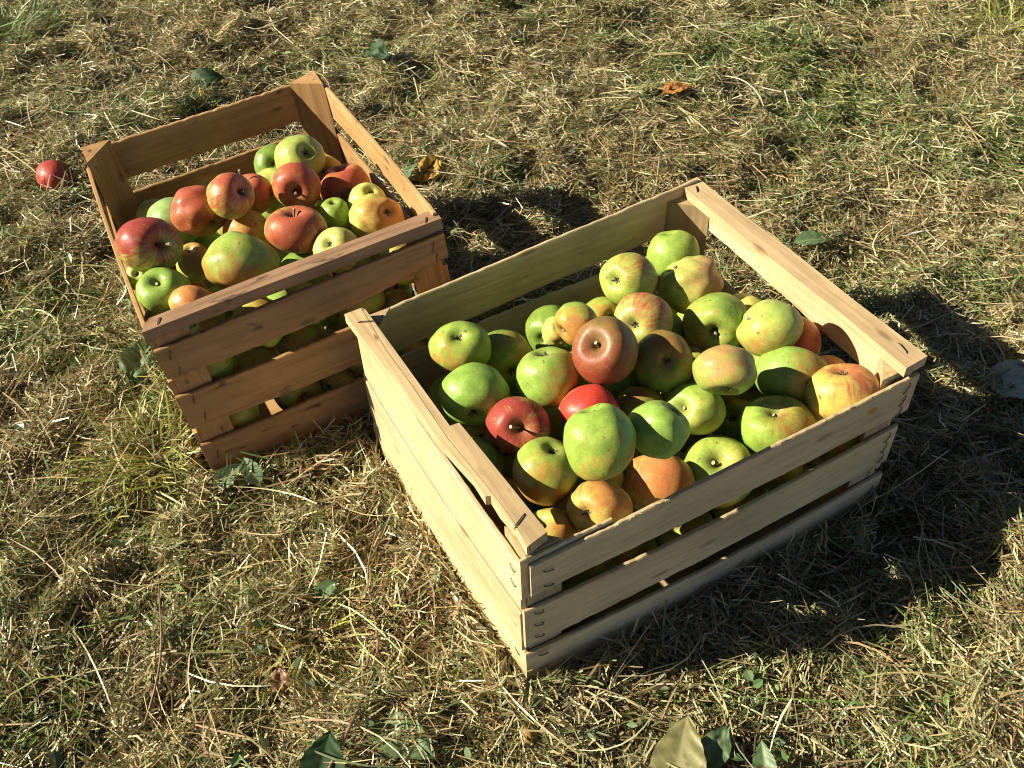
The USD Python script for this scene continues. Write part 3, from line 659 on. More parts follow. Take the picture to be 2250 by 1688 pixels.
VISIBLE = [
    ('A1', (-0.0582, 0.8448, 0.2243), 0.0338, (-0.020, -0.315, 0.949), 'c', 1.207),
    ('A2', (-0.0430, 0.7780, 0.2124), 0.0386, (0.012, 0.998, 0.061), 's', 1.127),
    ('A3', (-0.0078, 0.8622, 0.1846), 0.0356, (-0.328, 0.935, -0.138), 's', 0.970),
    ('A4', (0.0528, 0.9178, 0.1765), 0.0330, (0.446, 0.855, -0.267), 's', 1.000),
    ('A5', (0.0562, 0.8817, 0.2091), 0.0180, (-0.319, 0.443, -0.838), 'c', 0.941),
    ('A6', (0.0787, 0.8595, 0.2375), 0.0265, (0.841, 0.534, 0.084), 'c', 1.000),
    ('A7', (0.1048, 0.7967, 0.2519), 0.0376, (-0.425, -0.467, 0.775), 's', 0.961),
    ('A8', (0.0415, 0.7935, 0.2185), 0.0360, (-0.131, 0.374, 0.918), 'c', 1.059),
    ('A9', (0.0840, 0.7426, 0.2085), 0.0338, (0.873, 0.452, 0.182), 's', 1.045),
    ('A10', (0.0041, 0.7269, 0.2122), 0.0336, (0.075, -0.738, 0.670), 's', 1.092),
    ('A11', (0.0307, 0.6671, 0.2052), 0.0356, (0.251, 0.180, 0.951), 'c', 0.961),
    ('A12', (0.0832, 0.6420, 0.2752), 0.0371, (0.234, -0.560, -0.795), 's', 0.930),
    ('A13', (0.1432, 0.6652, 0.2632), 0.0316, (0.618, 0.303, 0.725), 'c', 1.123),
    ('A14', (0.2039, 0.7590, 0.1905), 0.0319, (-0.714, -0.381, 0.587), 's', 1.193),
    ('A15', (0.1547, 0.6851, 0.1509), 0.0374, (0.108, 0.933, 0.343), 's', 1.206),
    ('A16', (0.0830, 0.6218, 0.1942), 0.0321, (-0.603, -0.585, 0.542), 'c', 1.123),
    ('A17', (0.0312, 0.6118, 0.1631), 0.0312, (0.332, -0.082, -0.940), 'c', 1.000),
    ('A18', (-0.0438, 0.7048, 0.1778), 0.0304, (-0.389, 0.839, -0.380), 's', 1.033),
    ('A19', (0.1505, 0.9493, 0.2277), 0.0346, (-0.653, -0.597, 0.466), 'c', 1.085),
    ('A20', (0.1587, 0.8732, 0.2257), 0.0347, (-0.480, -0.752, 0.452), 'c', 1.048),
    ('A21', (0.1729, 0.8082, 0.2210), 0.0353, (0.051, -0.690, 0.722), 'c', 0.971),
    ('A22', (0.2208, 1.0331, 0.1988), 0.0329, (0.170, -0.417, -0.893), 's', 1.115),
    ('A23', (0.2332, 0.9621, 0.2033), 0.0385, (-0.661, 0.348, 0.665), 's', 1.094),
    ('A24', (0.2503, 0.8903, 0.2009), 0.0386, (-0.298, -0.908, 0.296), 's', 1.059),
    ('A25', (0.3036, 0.8497, 0.2246), 0.0361, (0.809, -0.367, -0.458), 'c', 1.125),
    ('A26', (0.2964, 0.9322, 0.1672), 0.0329, (0.415, 0.873, -0.256), 's', 0.966),
    ('A27', (0.3445, 0.8746, 0.1774), 0.0333, (0.582, 0.248, -0.774), 'c', 1.000),
    ('A28', (0.2322, 0.7634, 0.2456), 0.0311, (-0.167, -0.915, -0.368), 's', 1.250),
    ('A29', (0.3224, 0.8014, 0.1930), 0.0382, (0.421, 0.754, 0.504), 's', 1.212),
    ('A30', (0.3705, 0.7626, 0.1990), 0.0389, (0.093, -0.348, -0.933), 's', 1.250),
    ('A31', (0.2943, 0.7376, 0.1790), 0.0380, (-0.213, 0.005, 0.977), 's', 1.206),
    ('A32', (0.2661, 0.7797, 0.1339), 0.0334, (0.525, 0.218, -0.823), 's', 1.000),
    ('A33', (0.2272, 0.7088, 0.1387), 0.0416, (-0.147, -0.304, 0.941), 's', 1.025),
    ('A34', (0.3739, 0.8231, 0.1652), 0.0271, (0.399, 0.881, -0.255), 's', 1.000),
    ('A35', (0.2962, 0.8530, 0.1646), 0.0276, (0.438, 0.453, -0.777), 's', 1.000),
    ('A36', (0.1465, 0.7703, 0.1783), 0.0307, (-0.053, 0.916, -0.399), 'c', 1.034),
    ('A37', (0.1866, 0.9037, 0.1746), 0.0334, (-0.271, 0.409, -0.872), 's', 0.967),
    ('A38', (0.1188, 0.9332, 0.1751), 0.0316, (-0.336, 0.567, -0.752), 's', 1.037),
    ('A40', (-0.0342, 0.7611, 0.1548), 0.0252, (0.196, 0.450, -0.871), 's', 1.000),
    ('A41', (0.1293, 0.8235, 0.1746), 0.0280, (0.311, 0.489, -0.815), 's', 1.000),
    ('A42', (0.3446, 0.7679, 0.1393), 0.0287, (0.461, 0.405, -0.790), 's', 1.000),
    ('B1', (-0.2831, 1.2205, 0.2553), 0.0344, (0.496, -0.513, 0.700), 'c', 1.058),
    ('B2', (-0.2807, 1.1562, 0.2516), 0.0327, (0.120, -0.957, 0.265), 's', 1.019),
    ('B3', (-0.2229, 1.1982, 0.2204), 0.0345, (-0.176, 0.286, 0.942), 's', 1.140),
    ('B4', (-0.1880, 1.1493, 0.2240), 0.0277, (0.375, -0.182, 0.909), 'c', 1.000),
    ('B5', (-0.1689, 1.0942, 0.2374), 0.0342, (0.624, -0.397, 0.673), 'c', 1.173),
    ('B6', (-0.2301, 1.1244, 0.2258), 0.0217, (0.002, 0.002, -1.000), 's', 0.944),
    ('B7', (-0.2691, 1.0555, 0.2523), 0.0353, (0.038, 0.124, 0.992), 's', 1.327),
    ('B8', (-0.3560, 1.1020, 0.2772), 0.0304, (0.816, -0.259, 0.517), 's', 1.000),
    ('B9', (-0.3461, 1.1582, 0.2394), 0.0301, (-0.320, -0.059, 0.946), 's', 1.000),
    ('B10', (-0.3285, 1.2090, 0.2119), 0.0327, (-0.011, 0.676, -0.737), 's', 1.000),
    ('B11', (-0.4081, 1.1186, 0.2451), 0.0361, (-0.616, 0.651, 0.443), 'c', 1.107),
    ('B12', (-0.4592, 1.1462, 0.2076), 0.0368, (-0.002, 1.000, -0.006), 's', 1.000),
    ('B13', (-0.3490, 1.1033, 0.2189), 0.0308, (0.149, 0.951, 0.272), 'c', 1.000),
    ('B14', (-0.3326, 0.9970, 0.2461), 0.0436, (0.360, 0.799, 0.481), 's', 1.186),
    ('B15', (-0.4454, 1.0138, 0.2690), 0.0376, (0.710, -0.576, 0.404), 's', 1.164),
    ('B16', (-0.4112, 1.0475, 0.2134), 0.0242, (-0.050, -0.066, 0.997), 'c', 0.841),
    ('B17', (-0.4244, 0.9592, 0.2374), 0.0312, (-0.033, -0.299, 0.954), 's', 1.094),
    ('B18', (-0.3819, 0.9285, 0.2414), 0.0247, (0.214, 0.873, 0.439), 's', 1.250),
    ('B19', (-0.3615, 1.0004, 0.1925), 0.0201, (-0.090, 0.862, -0.498), 's', 1.000),
    ('B20', (-0.2685, 1.0380, 0.1904), 0.0326, (0.004, 0.709, -0.706), 'c', 1.000),
    ('B21', (-0.2165, 1.0250, 0.2390), 0.0295, (-0.280, -0.491, 0.825), 'c', 1.020),
    ('B22', (-0.4422, 0.9525, 0.1982), 0.0161, (-0.144, 0.598, -0.788), 's', 1.000),
    ('B23', (-0.4713, 1.0112, 0.2233), 0.0181, (-0.179, 0.642, -0.745), 's', 0.938),
    ('B24', (-0.3328, 1.2703, 0.2156), 0.0309, (-0.106, 0.767, -0.633), 's', 1.000),
    ('B25', (-0.2593, 1.2514, 0.2094), 0.0281, (-0.048, 0.757, -0.652), 's', 1.000),
    ('B26', (-0.4462, 1.1734, 0.1487), 0.0331, (-0.192, 0.715, -0.672), 's', 1.000),
    ('B27', (-0.3360, 1.2439, 0.1591), 0.0341, (-0.115, 0.747, -0.654), 's', 1.000),
]
HIDDEN = [
    ('A', (0.0359, 0.6098, 0.0515), 0.0360),
    ('A', (0.1948, 0.6920, 0.0524), 0.0360),
    ('A', (0.1163, 0.6507, 0.0806), 0.0360),
    ('A', (0.3380, 0.7670, 0.0553), 0.0360),
    ('A', (0.2664, 0.7286, 0.0521), 0.0360),
    ('A', (0.3862, 0.7861, 0.0992), 0.0323),
    ('A', (0.0670, 0.6182, 0.1109), 0.0308),
    ('A', (0.3052, 0.7385, 0.1071), 0.0289),
    ('A', (0.0147, 0.5906, 0.1102), 0.0274),
    ('A', (0.1213, 0.7145, 0.0566), 0.0327),
    ('A', (0.2049, 0.7626, 0.0617), 0.0344),
    ('A', (-0.0062, 0.6657, 0.0600), 0.0311),
    ('A', (0.0582, 0.7367, 0.0595), 0.0353),
    ('A', (0.1363, 0.7786, 0.0530), 0.0317),
    ('A', (0.2176, 0.8273, 0.0592), 0.0307),
    ('A', (-0.0105, 0.7311, 0.0529), 0.0316),
    ('A', (0.3188, 0.9165, 0.0443), 0.0302),
    ('A', (0.2715, 1.0052, 0.0640), 0.0306),
    ('A', (0.0599, 0.6950, 0.1107), 0.0310),
    ('A', (0.1507, 0.7430, 0.1114), 0.0319),
    ('A', (0.3060, 0.8286, 0.1102), 0.0317),
    ('A', (-0.0259, 0.6979, 0.1124), 0.0344),
    ('A', (0.2120, 0.8643, 0.1107), 0.0315),
    ('A', (0.0067, 0.7658, 0.1083), 0.0341),
    ('A', (0.0519, 0.8238, 0.1064), 0.0322),
    ('A', (-0.0763, 0.8043, 0.1116), 0.0335),
    ('A', (0.2457, 0.9778, 0.1122), 0.0313),
    ('A', (0.0070, 0.9115, 0.1106), 0.0306),
    ('A', (-0.0756, 0.8734, 0.1068), 0.0358),
    ('A', (0.0829, 0.8617, 0.1523), 0.0307),
    ('A', (0.2402, 1.0380, 0.1290), 0.0323),
    ('A', (-0.0415, 0.9149, 0.1501), 0.0304),
    ('A', (0.0845, 0.6865, 0.1684), 0.0309),
    ('A', (0.2309, 0.8204, 0.1694), 0.0312),
    ('B', (-0.2726, 0.9713, 0.1313), 0.0330),
    ('B', (-0.3351, 0.9441, 0.1055), 0.0330),
    ('B', (-0.1510, 1.0304, 0.1235), 0.0330),
    ('B', (-0.1952, 1.0090, 0.1670), 0.0330),
    ('B', (-0.1331, 1.0406, 0.2049), 0.0330),
    ('B', (-0.2936, 0.9578, 0.0544), 0.0330),
    ('B', (-0.3170, 0.9539, 0.1845), 0.0330),
    ('B', (-0.3832, 0.9233, 0.1475), 0.0330),
    ('B', (-0.2029, 1.0018, 0.0854), 0.0330),
    ('B', (-0.3749, 0.9198, 0.0597), 0.0330),
    ('B', (-0.1329, 1.0308, 0.0624), 0.0305),
    ('B', (-0.2556, 0.9792, 0.1902), 0.0285),
    ('B', (-0.2398, 0.9752, 0.0507), 0.0242),
    ('B', (-0.2338, 1.0529, 0.0705), 0.0273),
    ('B', (-0.2919, 1.1841, 0.0669), 0.0272),
    ('B', (-0.4556, 1.1931, 0.0329), 0.0304),
    ('B', (-0.3267, 1.0103, 0.1137), 0.0336),
    ('B', (-0.1615, 1.0877, 0.1184), 0.0264),
    ('B', (-0.2661, 1.0540, 0.1164), 0.0271),
    ('B', (-0.3156, 1.0952, 0.1129), 0.0285),
    ('B', (-0.2041, 1.1599, 0.1223), 0.0277),
    ('B', (-0.4161, 1.0928, 0.1000), 0.0285),
    ('B', (-0.3450, 1.1481, 0.1086), 0.0283),
    ('B', (-0.2083, 1.2195, 0.1160), 0.0287),
    ('B', (-0.3643, 1.2158, 0.1042), 0.0277),
    ('B', (-0.4539, 1.2088, 0.0959), 0.0315),
    ('B', (-0.3952, 0.9876, 0.1558), 0.0274),
    ('B', (-0.1689, 1.1145, 0.1702), 0.0322),
    ('B', (-0.3644, 1.0320, 0.1578), 0.0268),
    ('B', (-0.4438, 1.0182, 0.1495), 0.0278),
    ('B', (-0.4454, 1.0731, 0.1435), 0.0270),
    ('B', (-0.2960, 1.1470, 0.1417), 0.0307),
    ('B', (-0.2442, 1.2249, 0.1606), 0.0284),
    ('B', (-0.2806, 1.2666, 0.1558), 0.0263),
    ('B', (-0.4059, 1.2348, 0.1489), 0.0298),
    ('B', (-0.5322, 1.2693, 0.1368), 0.0285),
    ('B', (-0.4438, 1.3269, 0.1337), 0.0263),
    ('B', (-0.2087, 1.0641, 0.1926), 0.0265),
]

# ------------------------------------------------------------------ apples
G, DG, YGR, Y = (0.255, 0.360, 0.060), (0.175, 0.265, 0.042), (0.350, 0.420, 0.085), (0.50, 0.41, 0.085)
PY, PG = (0.50, 0.53, 0.13), (0.27, 0.40, 0.12)
O, R, BR, BRT, PK = (0.54, 0.125, 0.045), (0.40, 0.045, 0.040), (0.33, 0.10, 0.035), (0.52, 0.025, 0.025), (0.52, 0.20, 0.10)
DR = (0.29, 0.028, 0.028)
# id: (base, tint, amount of blush, where it sits seen from the camera (right, up), russet at the stem, lumpiness, label)
LOOK = {
 'A1': (G, O, 0.2, (-.3, -.8), .2, .05, "green apple with open dark calyx, beside the pale crate's back slat at its left end"),
 'A2': (G, O, 0, (0, 0), .2, .05, "big plain green apple against the pale crate's left rail, nearest that rail's notch"),
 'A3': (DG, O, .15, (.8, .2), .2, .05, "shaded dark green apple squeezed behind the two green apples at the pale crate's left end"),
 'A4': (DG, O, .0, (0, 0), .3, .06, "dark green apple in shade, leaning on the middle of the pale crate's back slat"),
 'A5': (PY, O, .30, (.6, -.2), .1, .18, "small knobbly pale yellow apple half hidden behind a green and orange one"),
 'A6': (G, O, 0.5, (-.3, -.4), .5, .05, "green and orange apple behind the brown-red apple with the facing stem"),
 'A7': ((0.225, 0.135, 0.036), (0.29, 0.028, 0.024), .56, (-.35, -.8), .9, .03, "large brownish red apple, stem hollow facing the camera, topmost in the pale crate"),
 'A8': (G, O, 0.25, (.9, -.3), .7, .05, "green apple with russet calyx on top and a faint orange right cheek"),
 'A9': (Y, BRT, .92, (0, .2), .1, .03, "bright glossy red apple in the middle of the pale crate"),
 'A10': (YGR, DR, 0.85, (-.5, .2), .6, .04, "dark red apple with a long woody stem, pale crate, left half"),
 'A11': (G, O, 0.46, (-.4, -.9), .7, .05, "green and russet apple with sunken calyx, below the long-stemmed red apple"),
 'A12': (G, O, 0.14, (.3, -.9), .1, .06, "largest green apple lying on top of the heap at the pale crate's front"),
 'A13': (G, O, .0, (0, 0), .3, .07, "green apple mostly in shade, right of the largest green apple"),
 'A14': (G, Y, .35, (.6, -.4), .7, .06, "green apple with a russet scar running into its stem hollow, middle of the pale crate"),
 'A15': (Y, (.56, .10, .06), 0.62, (.3, .4), .3, .04, "orange-red apple behind the middle of the pale crate's top front slat"),
 'A16': ((0.46, 0.40, 0.085), O, 0.52, (.4, .6), .6, .05, "yellow and orange apple with rough dark calyx, by the pale crate's front slat"),
 'A17': (YGR, O, 0.55, (.7, -.1), .4, .05, "orange apple with a brown bruise in the pale crate's near left corner"),
 'A18': (G, O, .0, (0, 0), .2, .04, "green apple low beside the split part of the pale crate's left rail"),
 'A19': (YGR, BR, 0.2, (.5, .7), .2, .05, "light green apple with star calyx facing left, top of heap at the back slat"),
 'A20': (YGR, R, 0.36, (.4, .85), .2, .04, "green apple with red shoulder and large star calyx, behind the brown-red one"),
 'A21': (DG, BR, .50, (.3, .8), .8, .05, "dark olive apple with a sooty calyx, right of the brown-red apple"),
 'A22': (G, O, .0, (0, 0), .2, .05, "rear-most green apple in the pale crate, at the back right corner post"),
 'A23': (YGR, PK, .55, (.95, .0), .1, .14, "kidney shaped light green apple with pink right side, near the back right corner post"),
 'A24': (G, O, .25, (-.8, -.5), .8, .08, "green apple with deep stem hollow and stub stem, right half of the pale crate"),
 'A25': (YGR, O, 0.2, (0, -.95), .2, .03, "smooth yellow-green apple high against the pale crate's right end panel"),
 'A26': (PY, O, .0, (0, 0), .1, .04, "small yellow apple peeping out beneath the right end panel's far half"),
 'A27': (Y, R, 0.7, (.3, .2), .2, .04, "orange-red apple tucked behind the smooth yellow-green one at the right end panel"),
 'A28': (G, PK, 0.42, (0, .65), .4, .06, "squat green apple with broad dull pink top, in the middle of the right half"),
 'A29': (G, O, .30, (.95, -.2), .2, .04, "large plain green apple, right half, next to the big yellow one"),
 'A30': (Y, R, 0.3, (.6, .75), .2, .04, "large yellow apple with red shoulder in the pale crate's near right corner"),
 'A31': (G, BR, 0.28, (.8, .1), .8, .05, "green apple with red streaks and stem hollow on top, behind the front slat's right half"),
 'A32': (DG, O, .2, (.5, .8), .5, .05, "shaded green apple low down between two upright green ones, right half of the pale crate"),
 'A33': (G, Y, .35, (.9, .3), .7, .05, "green apple with radiating stem end, bulging under the top front slat"),
 'A34': (Y, O, 0.5, (0, .5), .2, .04, "small orange apple far down by the right end panel's near half"),
 'A35': (G, O, .0, (0, 0), .2, .04, "small green apple sunk between the pink-topped and the plain green apple"),
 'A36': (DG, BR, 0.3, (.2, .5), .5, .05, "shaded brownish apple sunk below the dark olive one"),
 'A37': (G, O, .0, (0, 0), .2, .04, "green apple mostly hidden behind the star-calyx apple with red shoulder"),
 'A38': (G, O, 0.4, (.4, -.1), .3, .05, "dark green and orange apple half buried below the pale crate's back slat"),
 'A40': (PY, O, .2, (.4, -.5), .2, .04, "small yellowish apple deep down beside the big plain green one at the left rail"),
 'A41': (G, O, .0, (0, 0), .2, .04, "small green apple hidden underneath the brown-red apple with the facing stem"),
 'A42': (PY, O, .0, (0, 0), .3, .04, "small yellow apple showing between the streaked green and the big yellow apple"),
 'B1': (YGR, Y, .35, (.7, -.4), .2, .05, "large yellow-green apple, rear-most of the reddish crate's heap"),
 'B2': (Y, R, 0.85, (0, .5), .6, .03, "deep red apple with its stem hollow turned to the camera, reddish crate, at the rear"),
 'B3': (Y, R, 0.78, (-.1, .3), .3, .04, "orange-red apple beside the reddish crate's right side slat"),
 'B4': (PY, O, .0, (0, 0), .3, .03, "pale yellow-green apple with star calyx on top, reddish crate, right side"),
 'B5': (PY, O, .62, (.6, .1), .4, .10, "misshapen yellow apple with orange flush in the reddish crate's near right corner"),
 'B6': (G, O, .0, (0, 0), .2, .04, "small plain green apple on the right of the reddish crate"),
 'B7': (Y, R, 0.8, (-.2, .3), .4, .03, "big orange-red apple with its stem on top, centre of the reddish crate"),
 'B8': (Y, R, 0.6, (0, .6), .6, .04, "orange-brown apple on top of the heap with stem hollow facing right"),
 'B9': (Y, R, 0.8, (.1, .5), .4, .04, "red apple with a long thin upright stem, behind the orange-brown one"),
 'B10': (PY, O, .0, (0, 0), .2, .04, "yellow-green apple partly covered by the deep red apple"),
 'B11': (Y, R, 0.78, (-.6, .5), .2, .09, "pointed orange-red apple, left rear of the reddish crate"),
 'B12': (PG, O, .0, (0, 0), .1, .03, "pale dull green apple in shade against the reddish crate's back slat"),
 'B13': (Y, O, .60, (-.8, 0), .5, .04, "yellow apple with orange left cheek, behind the largest apple"),
 'B14': (G, O, 0.52, (.1, -.95), .2, .08, "largest apple of the reddish crate, green above and orange below"),
 'B15': (YGR, DR, 0.85, (-.3, .8), .5, .03, "dark crimson apple with stem hollow facing right, reddish crate, left side"),
 'B16': (YGR, PK, .60, (.4, .7), .4, .04, "small tall green apple with pinkish calyx end, right of the crimson apple"),
 'B17': (G, O, .0, (0, 0), .5, .07, "green apple with a wide stem hollow in the reddish crate's near left corner"),
 'B18': (Y, O, 0.7, (.1, .2), .2, .05, "peach coloured apple behind the left part of the weathered front rail"),
 'B19': (PY, O, .0, (0, 0), .1, .03, "small light yellow-green apple peeping over the weathered front rail"),
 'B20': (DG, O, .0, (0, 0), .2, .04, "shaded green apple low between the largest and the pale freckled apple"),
 'B21': (PY, O, .1, (.6, -.5), .5, .04, "pale freckled yellow apple with calyx up, behind the weathered rail"),
 'B22': (PY, O, .2, (.5, .2), .1, .04, "small yellow apple wedged under the weathered rail at the near left corner"),
 'B23': (PY, O, .0, (0, 0), .1, .04, "small yellow-green apple below the dark crimson one at the left side slat"),
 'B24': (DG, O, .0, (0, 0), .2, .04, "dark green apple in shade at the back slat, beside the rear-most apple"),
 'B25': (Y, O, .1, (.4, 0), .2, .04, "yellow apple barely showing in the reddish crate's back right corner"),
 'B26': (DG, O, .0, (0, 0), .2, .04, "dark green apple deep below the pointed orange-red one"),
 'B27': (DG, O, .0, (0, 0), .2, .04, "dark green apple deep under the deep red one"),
}
PROF = np.array([(0, .48), (.045, .495), (.10, .57), (.19, .685), (.32, .77), (.50, .80), (.72, .70), (.90, .44), (.995, .10), (.975, -.22), (.86, -.52), (.68, -.73), (.50, -.83), (.36, -.845), (.24, -.80), (.14, -.73), (.06, -.68), (0, -.67)])
_s = np.r_[0, np.cumsum(np.hypot(*np.diff(PROF, axis=0).T))]
_s /= _s[-1]
_cr, _cz = CubicSpline(_s, PROF[:, 0]), CubicSpline(_s, PROF[:, 1])


def basis(axis, seed):
    a = np.asarray(axis, float); a /= np.linalg.norm(a)
    r = np.random.default_rng(seed).normal(size=3)
    x = np.cross(r, a); x /= np.linalg.norm(x)
    return np.stack([x, np.cross(a, x), a], 1)


def apple(name_label, group, centre, rad, axis, aspect, look, seed, pole=None, nt=40, nph=48, stem_len=None, stem_bend=None):
    base, tint, amount, bdir, russet, lump = look
    r = np.random.default_rng(seed)
    if pole == 'c':
        axis = -np.asarray(axis)
    B = basis(axis, seed)
    # where things are, seen from the camera: only used to turn the blush the right way
    to_cam = np.array([0, 0, CAM_Z]) - np.asarray(centre); to_cam /= np.linalg.norm(to_cam)
    rt = np.cross(CAM_U, to_cam); rt /= np.linalg.norm(rt)
    up = np.cross(to_cam, rt)
    t = np.linspace(0, 1, nt + 1)[1:-1]
    t = np.r_[0.012, t * 0.97 + 0.015, 0.988]
    ph = np.arange(nph) * 2 * np.pi / nph
    pr, pz = np.maximum(_cr(t), 0.002)[:, None], _cz(t)[:, None]
    cal = sstep(.45, 1.0, t)[:, None]
    sh = sstep(.5, .1, t)[:, None]
    h = r.uniform(0.94, 1.05)
    fac = 1 + r.uniform(.010, .035) * np.cos(5 * ph + r.uniform(0, 6))[None] * cal + r.uniform(0, .03) * np.cos(2 * ph + r.uniform(0, 6))[None] + r.uniform(.0, .045) * np.cos(ph + r.uniform(0, 6))[None] * (sh * .8 + cal * .5)
    X, Yc, Z = pr * fac * np.cos(ph), pr * fac * np.sin(ph), pz * h * (1 + r.uniform(0, .07) * np.cos(ph + r.uniform(0, 6))[None] * pr) + 0 * ph
    P = np.stack([X, Yc, Z], -1).reshape(-1, 3)
    n0 = P / np.maximum(np.linalg.norm(P, axis=1, keepdims=True), .25)
    dn = meshkit.fbm(P * 1.5 + seed * 3.7, 2, seed) - .5
    P = P * (1 + lump * 2.9 * dn * np.clip(np.linalg.norm(P, axis=1) * 1.6 - .6, 0, 1))[:, None]
    P[:, 2] += .03
    W = P @ B.T
    # real apples are not round: squeeze it across, along directions of the world
    ex, ez = np.ptp(W @ rt) / 2, np.ptp(W @ up) / 2
    want = np.sqrt(np.clip(aspect, .8, 1.32))
    sx, sz = np.clip(want / ex, .84, 1.2), np.clip(1 / want / ez, .84, 1.2)
    W = W + np.outer(W @ rt, rt) * (sx - 1) + np.outer(W @ up, up) * (sz - 1)
    off = rt * (np.max(W @ rt) + np.min(W @ rt)) / 2 + up * (np.max(W @ up) + np.min(W @ up)) / 2
    W = (W - off) * rad
    nn = len(t)
    f = []
    for i in range(nn - 1):
        a = i * nph + np.arange(nph); b = i * nph + (np.arange(nph) + 1) % nph
        f.append(np.stack([a, a + nph, b + nph, b], 1))
    f = np.vstack(f)
    v3 = np.array([bdir[0], bdir[1], 0.0]); l = np.hypot(*bdir)
    v3[2] = math.sqrt(max(0.0, 1 - min(l, 1) ** 2))
    wd = v3[0] * rt + v3[1] * up + v3[2] * to_cam
    un = W / np.linalg.norm(W, axis=1, keepdims=True)
    d = un @ wd
    # amount 1: nearly all over; 0: none
    bl = np.clip(.5 + (d - (1 - 1.55 * amount)) * .55, -.6, 1.15) if amount > 0 else np.full(len(W), -.6)
    tt = np.repeat(t, nph)
    cav = russet * np.clip(sstep(.20, .05, tt) + .55 * sstep(.86, .95, tt) + (.25 if pole == 'c' else 0) * sstep(.75, .92, tt), 0, 1)
    phv = np.tile(ph, nn)
    mer = np.stack([np.cos(phv) * 2.2, np.sin(phv) * 2.2, n0[:, 2] * .45], 1) + seed * 1.31
    o = thing("apple", name_label, "apple", group, centre)
    put("skin", W, f, APPLE, o, smooth=True, attrs={"pn": un + seed * 2.17, "merid": mer, "blush": bl, "cav": cav, "bmax": np.full(len(W), .95 if tint in (BRT, DR) else (.86 if tint in (R, BR) else .70)),
        "base": np.tile(np.array(base) * r.uniform(.93, 1.07, 3), (len(W), 1)), "tint": np.tile(tint, (len(W), 1))})
    ctr = lambda row: W[row * nph:(row + 1) * nph].mean(0)
    ax = ctr(0) - ctr(nn - 1); ax /= np.linalg.norm(ax)
    # stem
    ln = stem_len if stem_len is not None else r.uniform(.20, .36)
    side = B[:, 0] * r.normal(0, .35) + B[:, 1] * r.normal(0, .35)
    if stem_bend is not None:
        side = stem_bend[0] * rt + stem_bend[1] * up + stem_bend[2] * to_cam
    s = np.linspace(0, 1, 6)[:, None]
    p0 = ctr(0) - ax * .03 * rad
    pts = p0 + (ax * s + side * s ** 1.6) * ln * rad
    v, f2 = tube(pts, rad * np.array([.048, .040, .036, .038, .045, .058]) * (1.0 if rad > .03 else 1.2), 7)
    st = put("stem", v, f2, STEM, o, smooth=True)
    dv = pts[-1] - pts[-2]; dv /= np.linalg.norm(dv)
    v, f2 = tube(np.array([pts[-1] - dv * .004 * rad, pts[-1] + dv * .012 * rad, pts[-1] + dv * .022 * rad]), rad * np.array([.060, .060, .042]), 7)
    put("cut_end", v, f2, STEM_END, st)
    # calyx: five dried sepals round a small dark tuft
    c0, down = ctr(nn - 1) + ax * .01 * rad, -ax
    V2, F2 = [], []
    for k in range(5):
        a = k * 2 * np.pi / 5 + r.normal(0, .15)
        e = B[:, 0] * np.cos(a) + B[:, 1] * np.sin(a)
        w = np.cross(e, down)
        L = r.uniform(.15, .25) * rad
        q = [c0 + e * .015 * rad - w * .035 * rad, c0 + e * .015 * rad + w * .035 * rad, c0 + e * L * .55 + w * .030 * rad + down * .09 * rad, c0 + e * L * .55 - w * .030 * rad + down * .09 * rad,
             c0 + e * L * r.uniform(.6, 1.1) + down * r.uniform(.05, .17) * rad]
        b = len(V2)
        V2 += q
        F2 += [[b, b + 1, b + 2], [b, b + 2, b + 3], [b + 3, b + 2, b + 4]]
    for k in range(7):
        a = r.uniform(0, 6.28)
        e = B[:, 0] * np.cos(a) + B[:, 1] * np.sin(a)
        w = np.cross(e, down)
        p = c0 + e * r.uniform(0, .05) * rad
        b = len(V2)
        V2 += [p - w * .012 * rad, p + w * .012 * rad, p + (down * r.uniform(.06, .13) + e * r.normal(0, .04)) * rad]
        F2 += [[b, b + 1, b + 2]]
    put("calyx", np.array(V2), np.array(F2), CALYX, o)
    return o


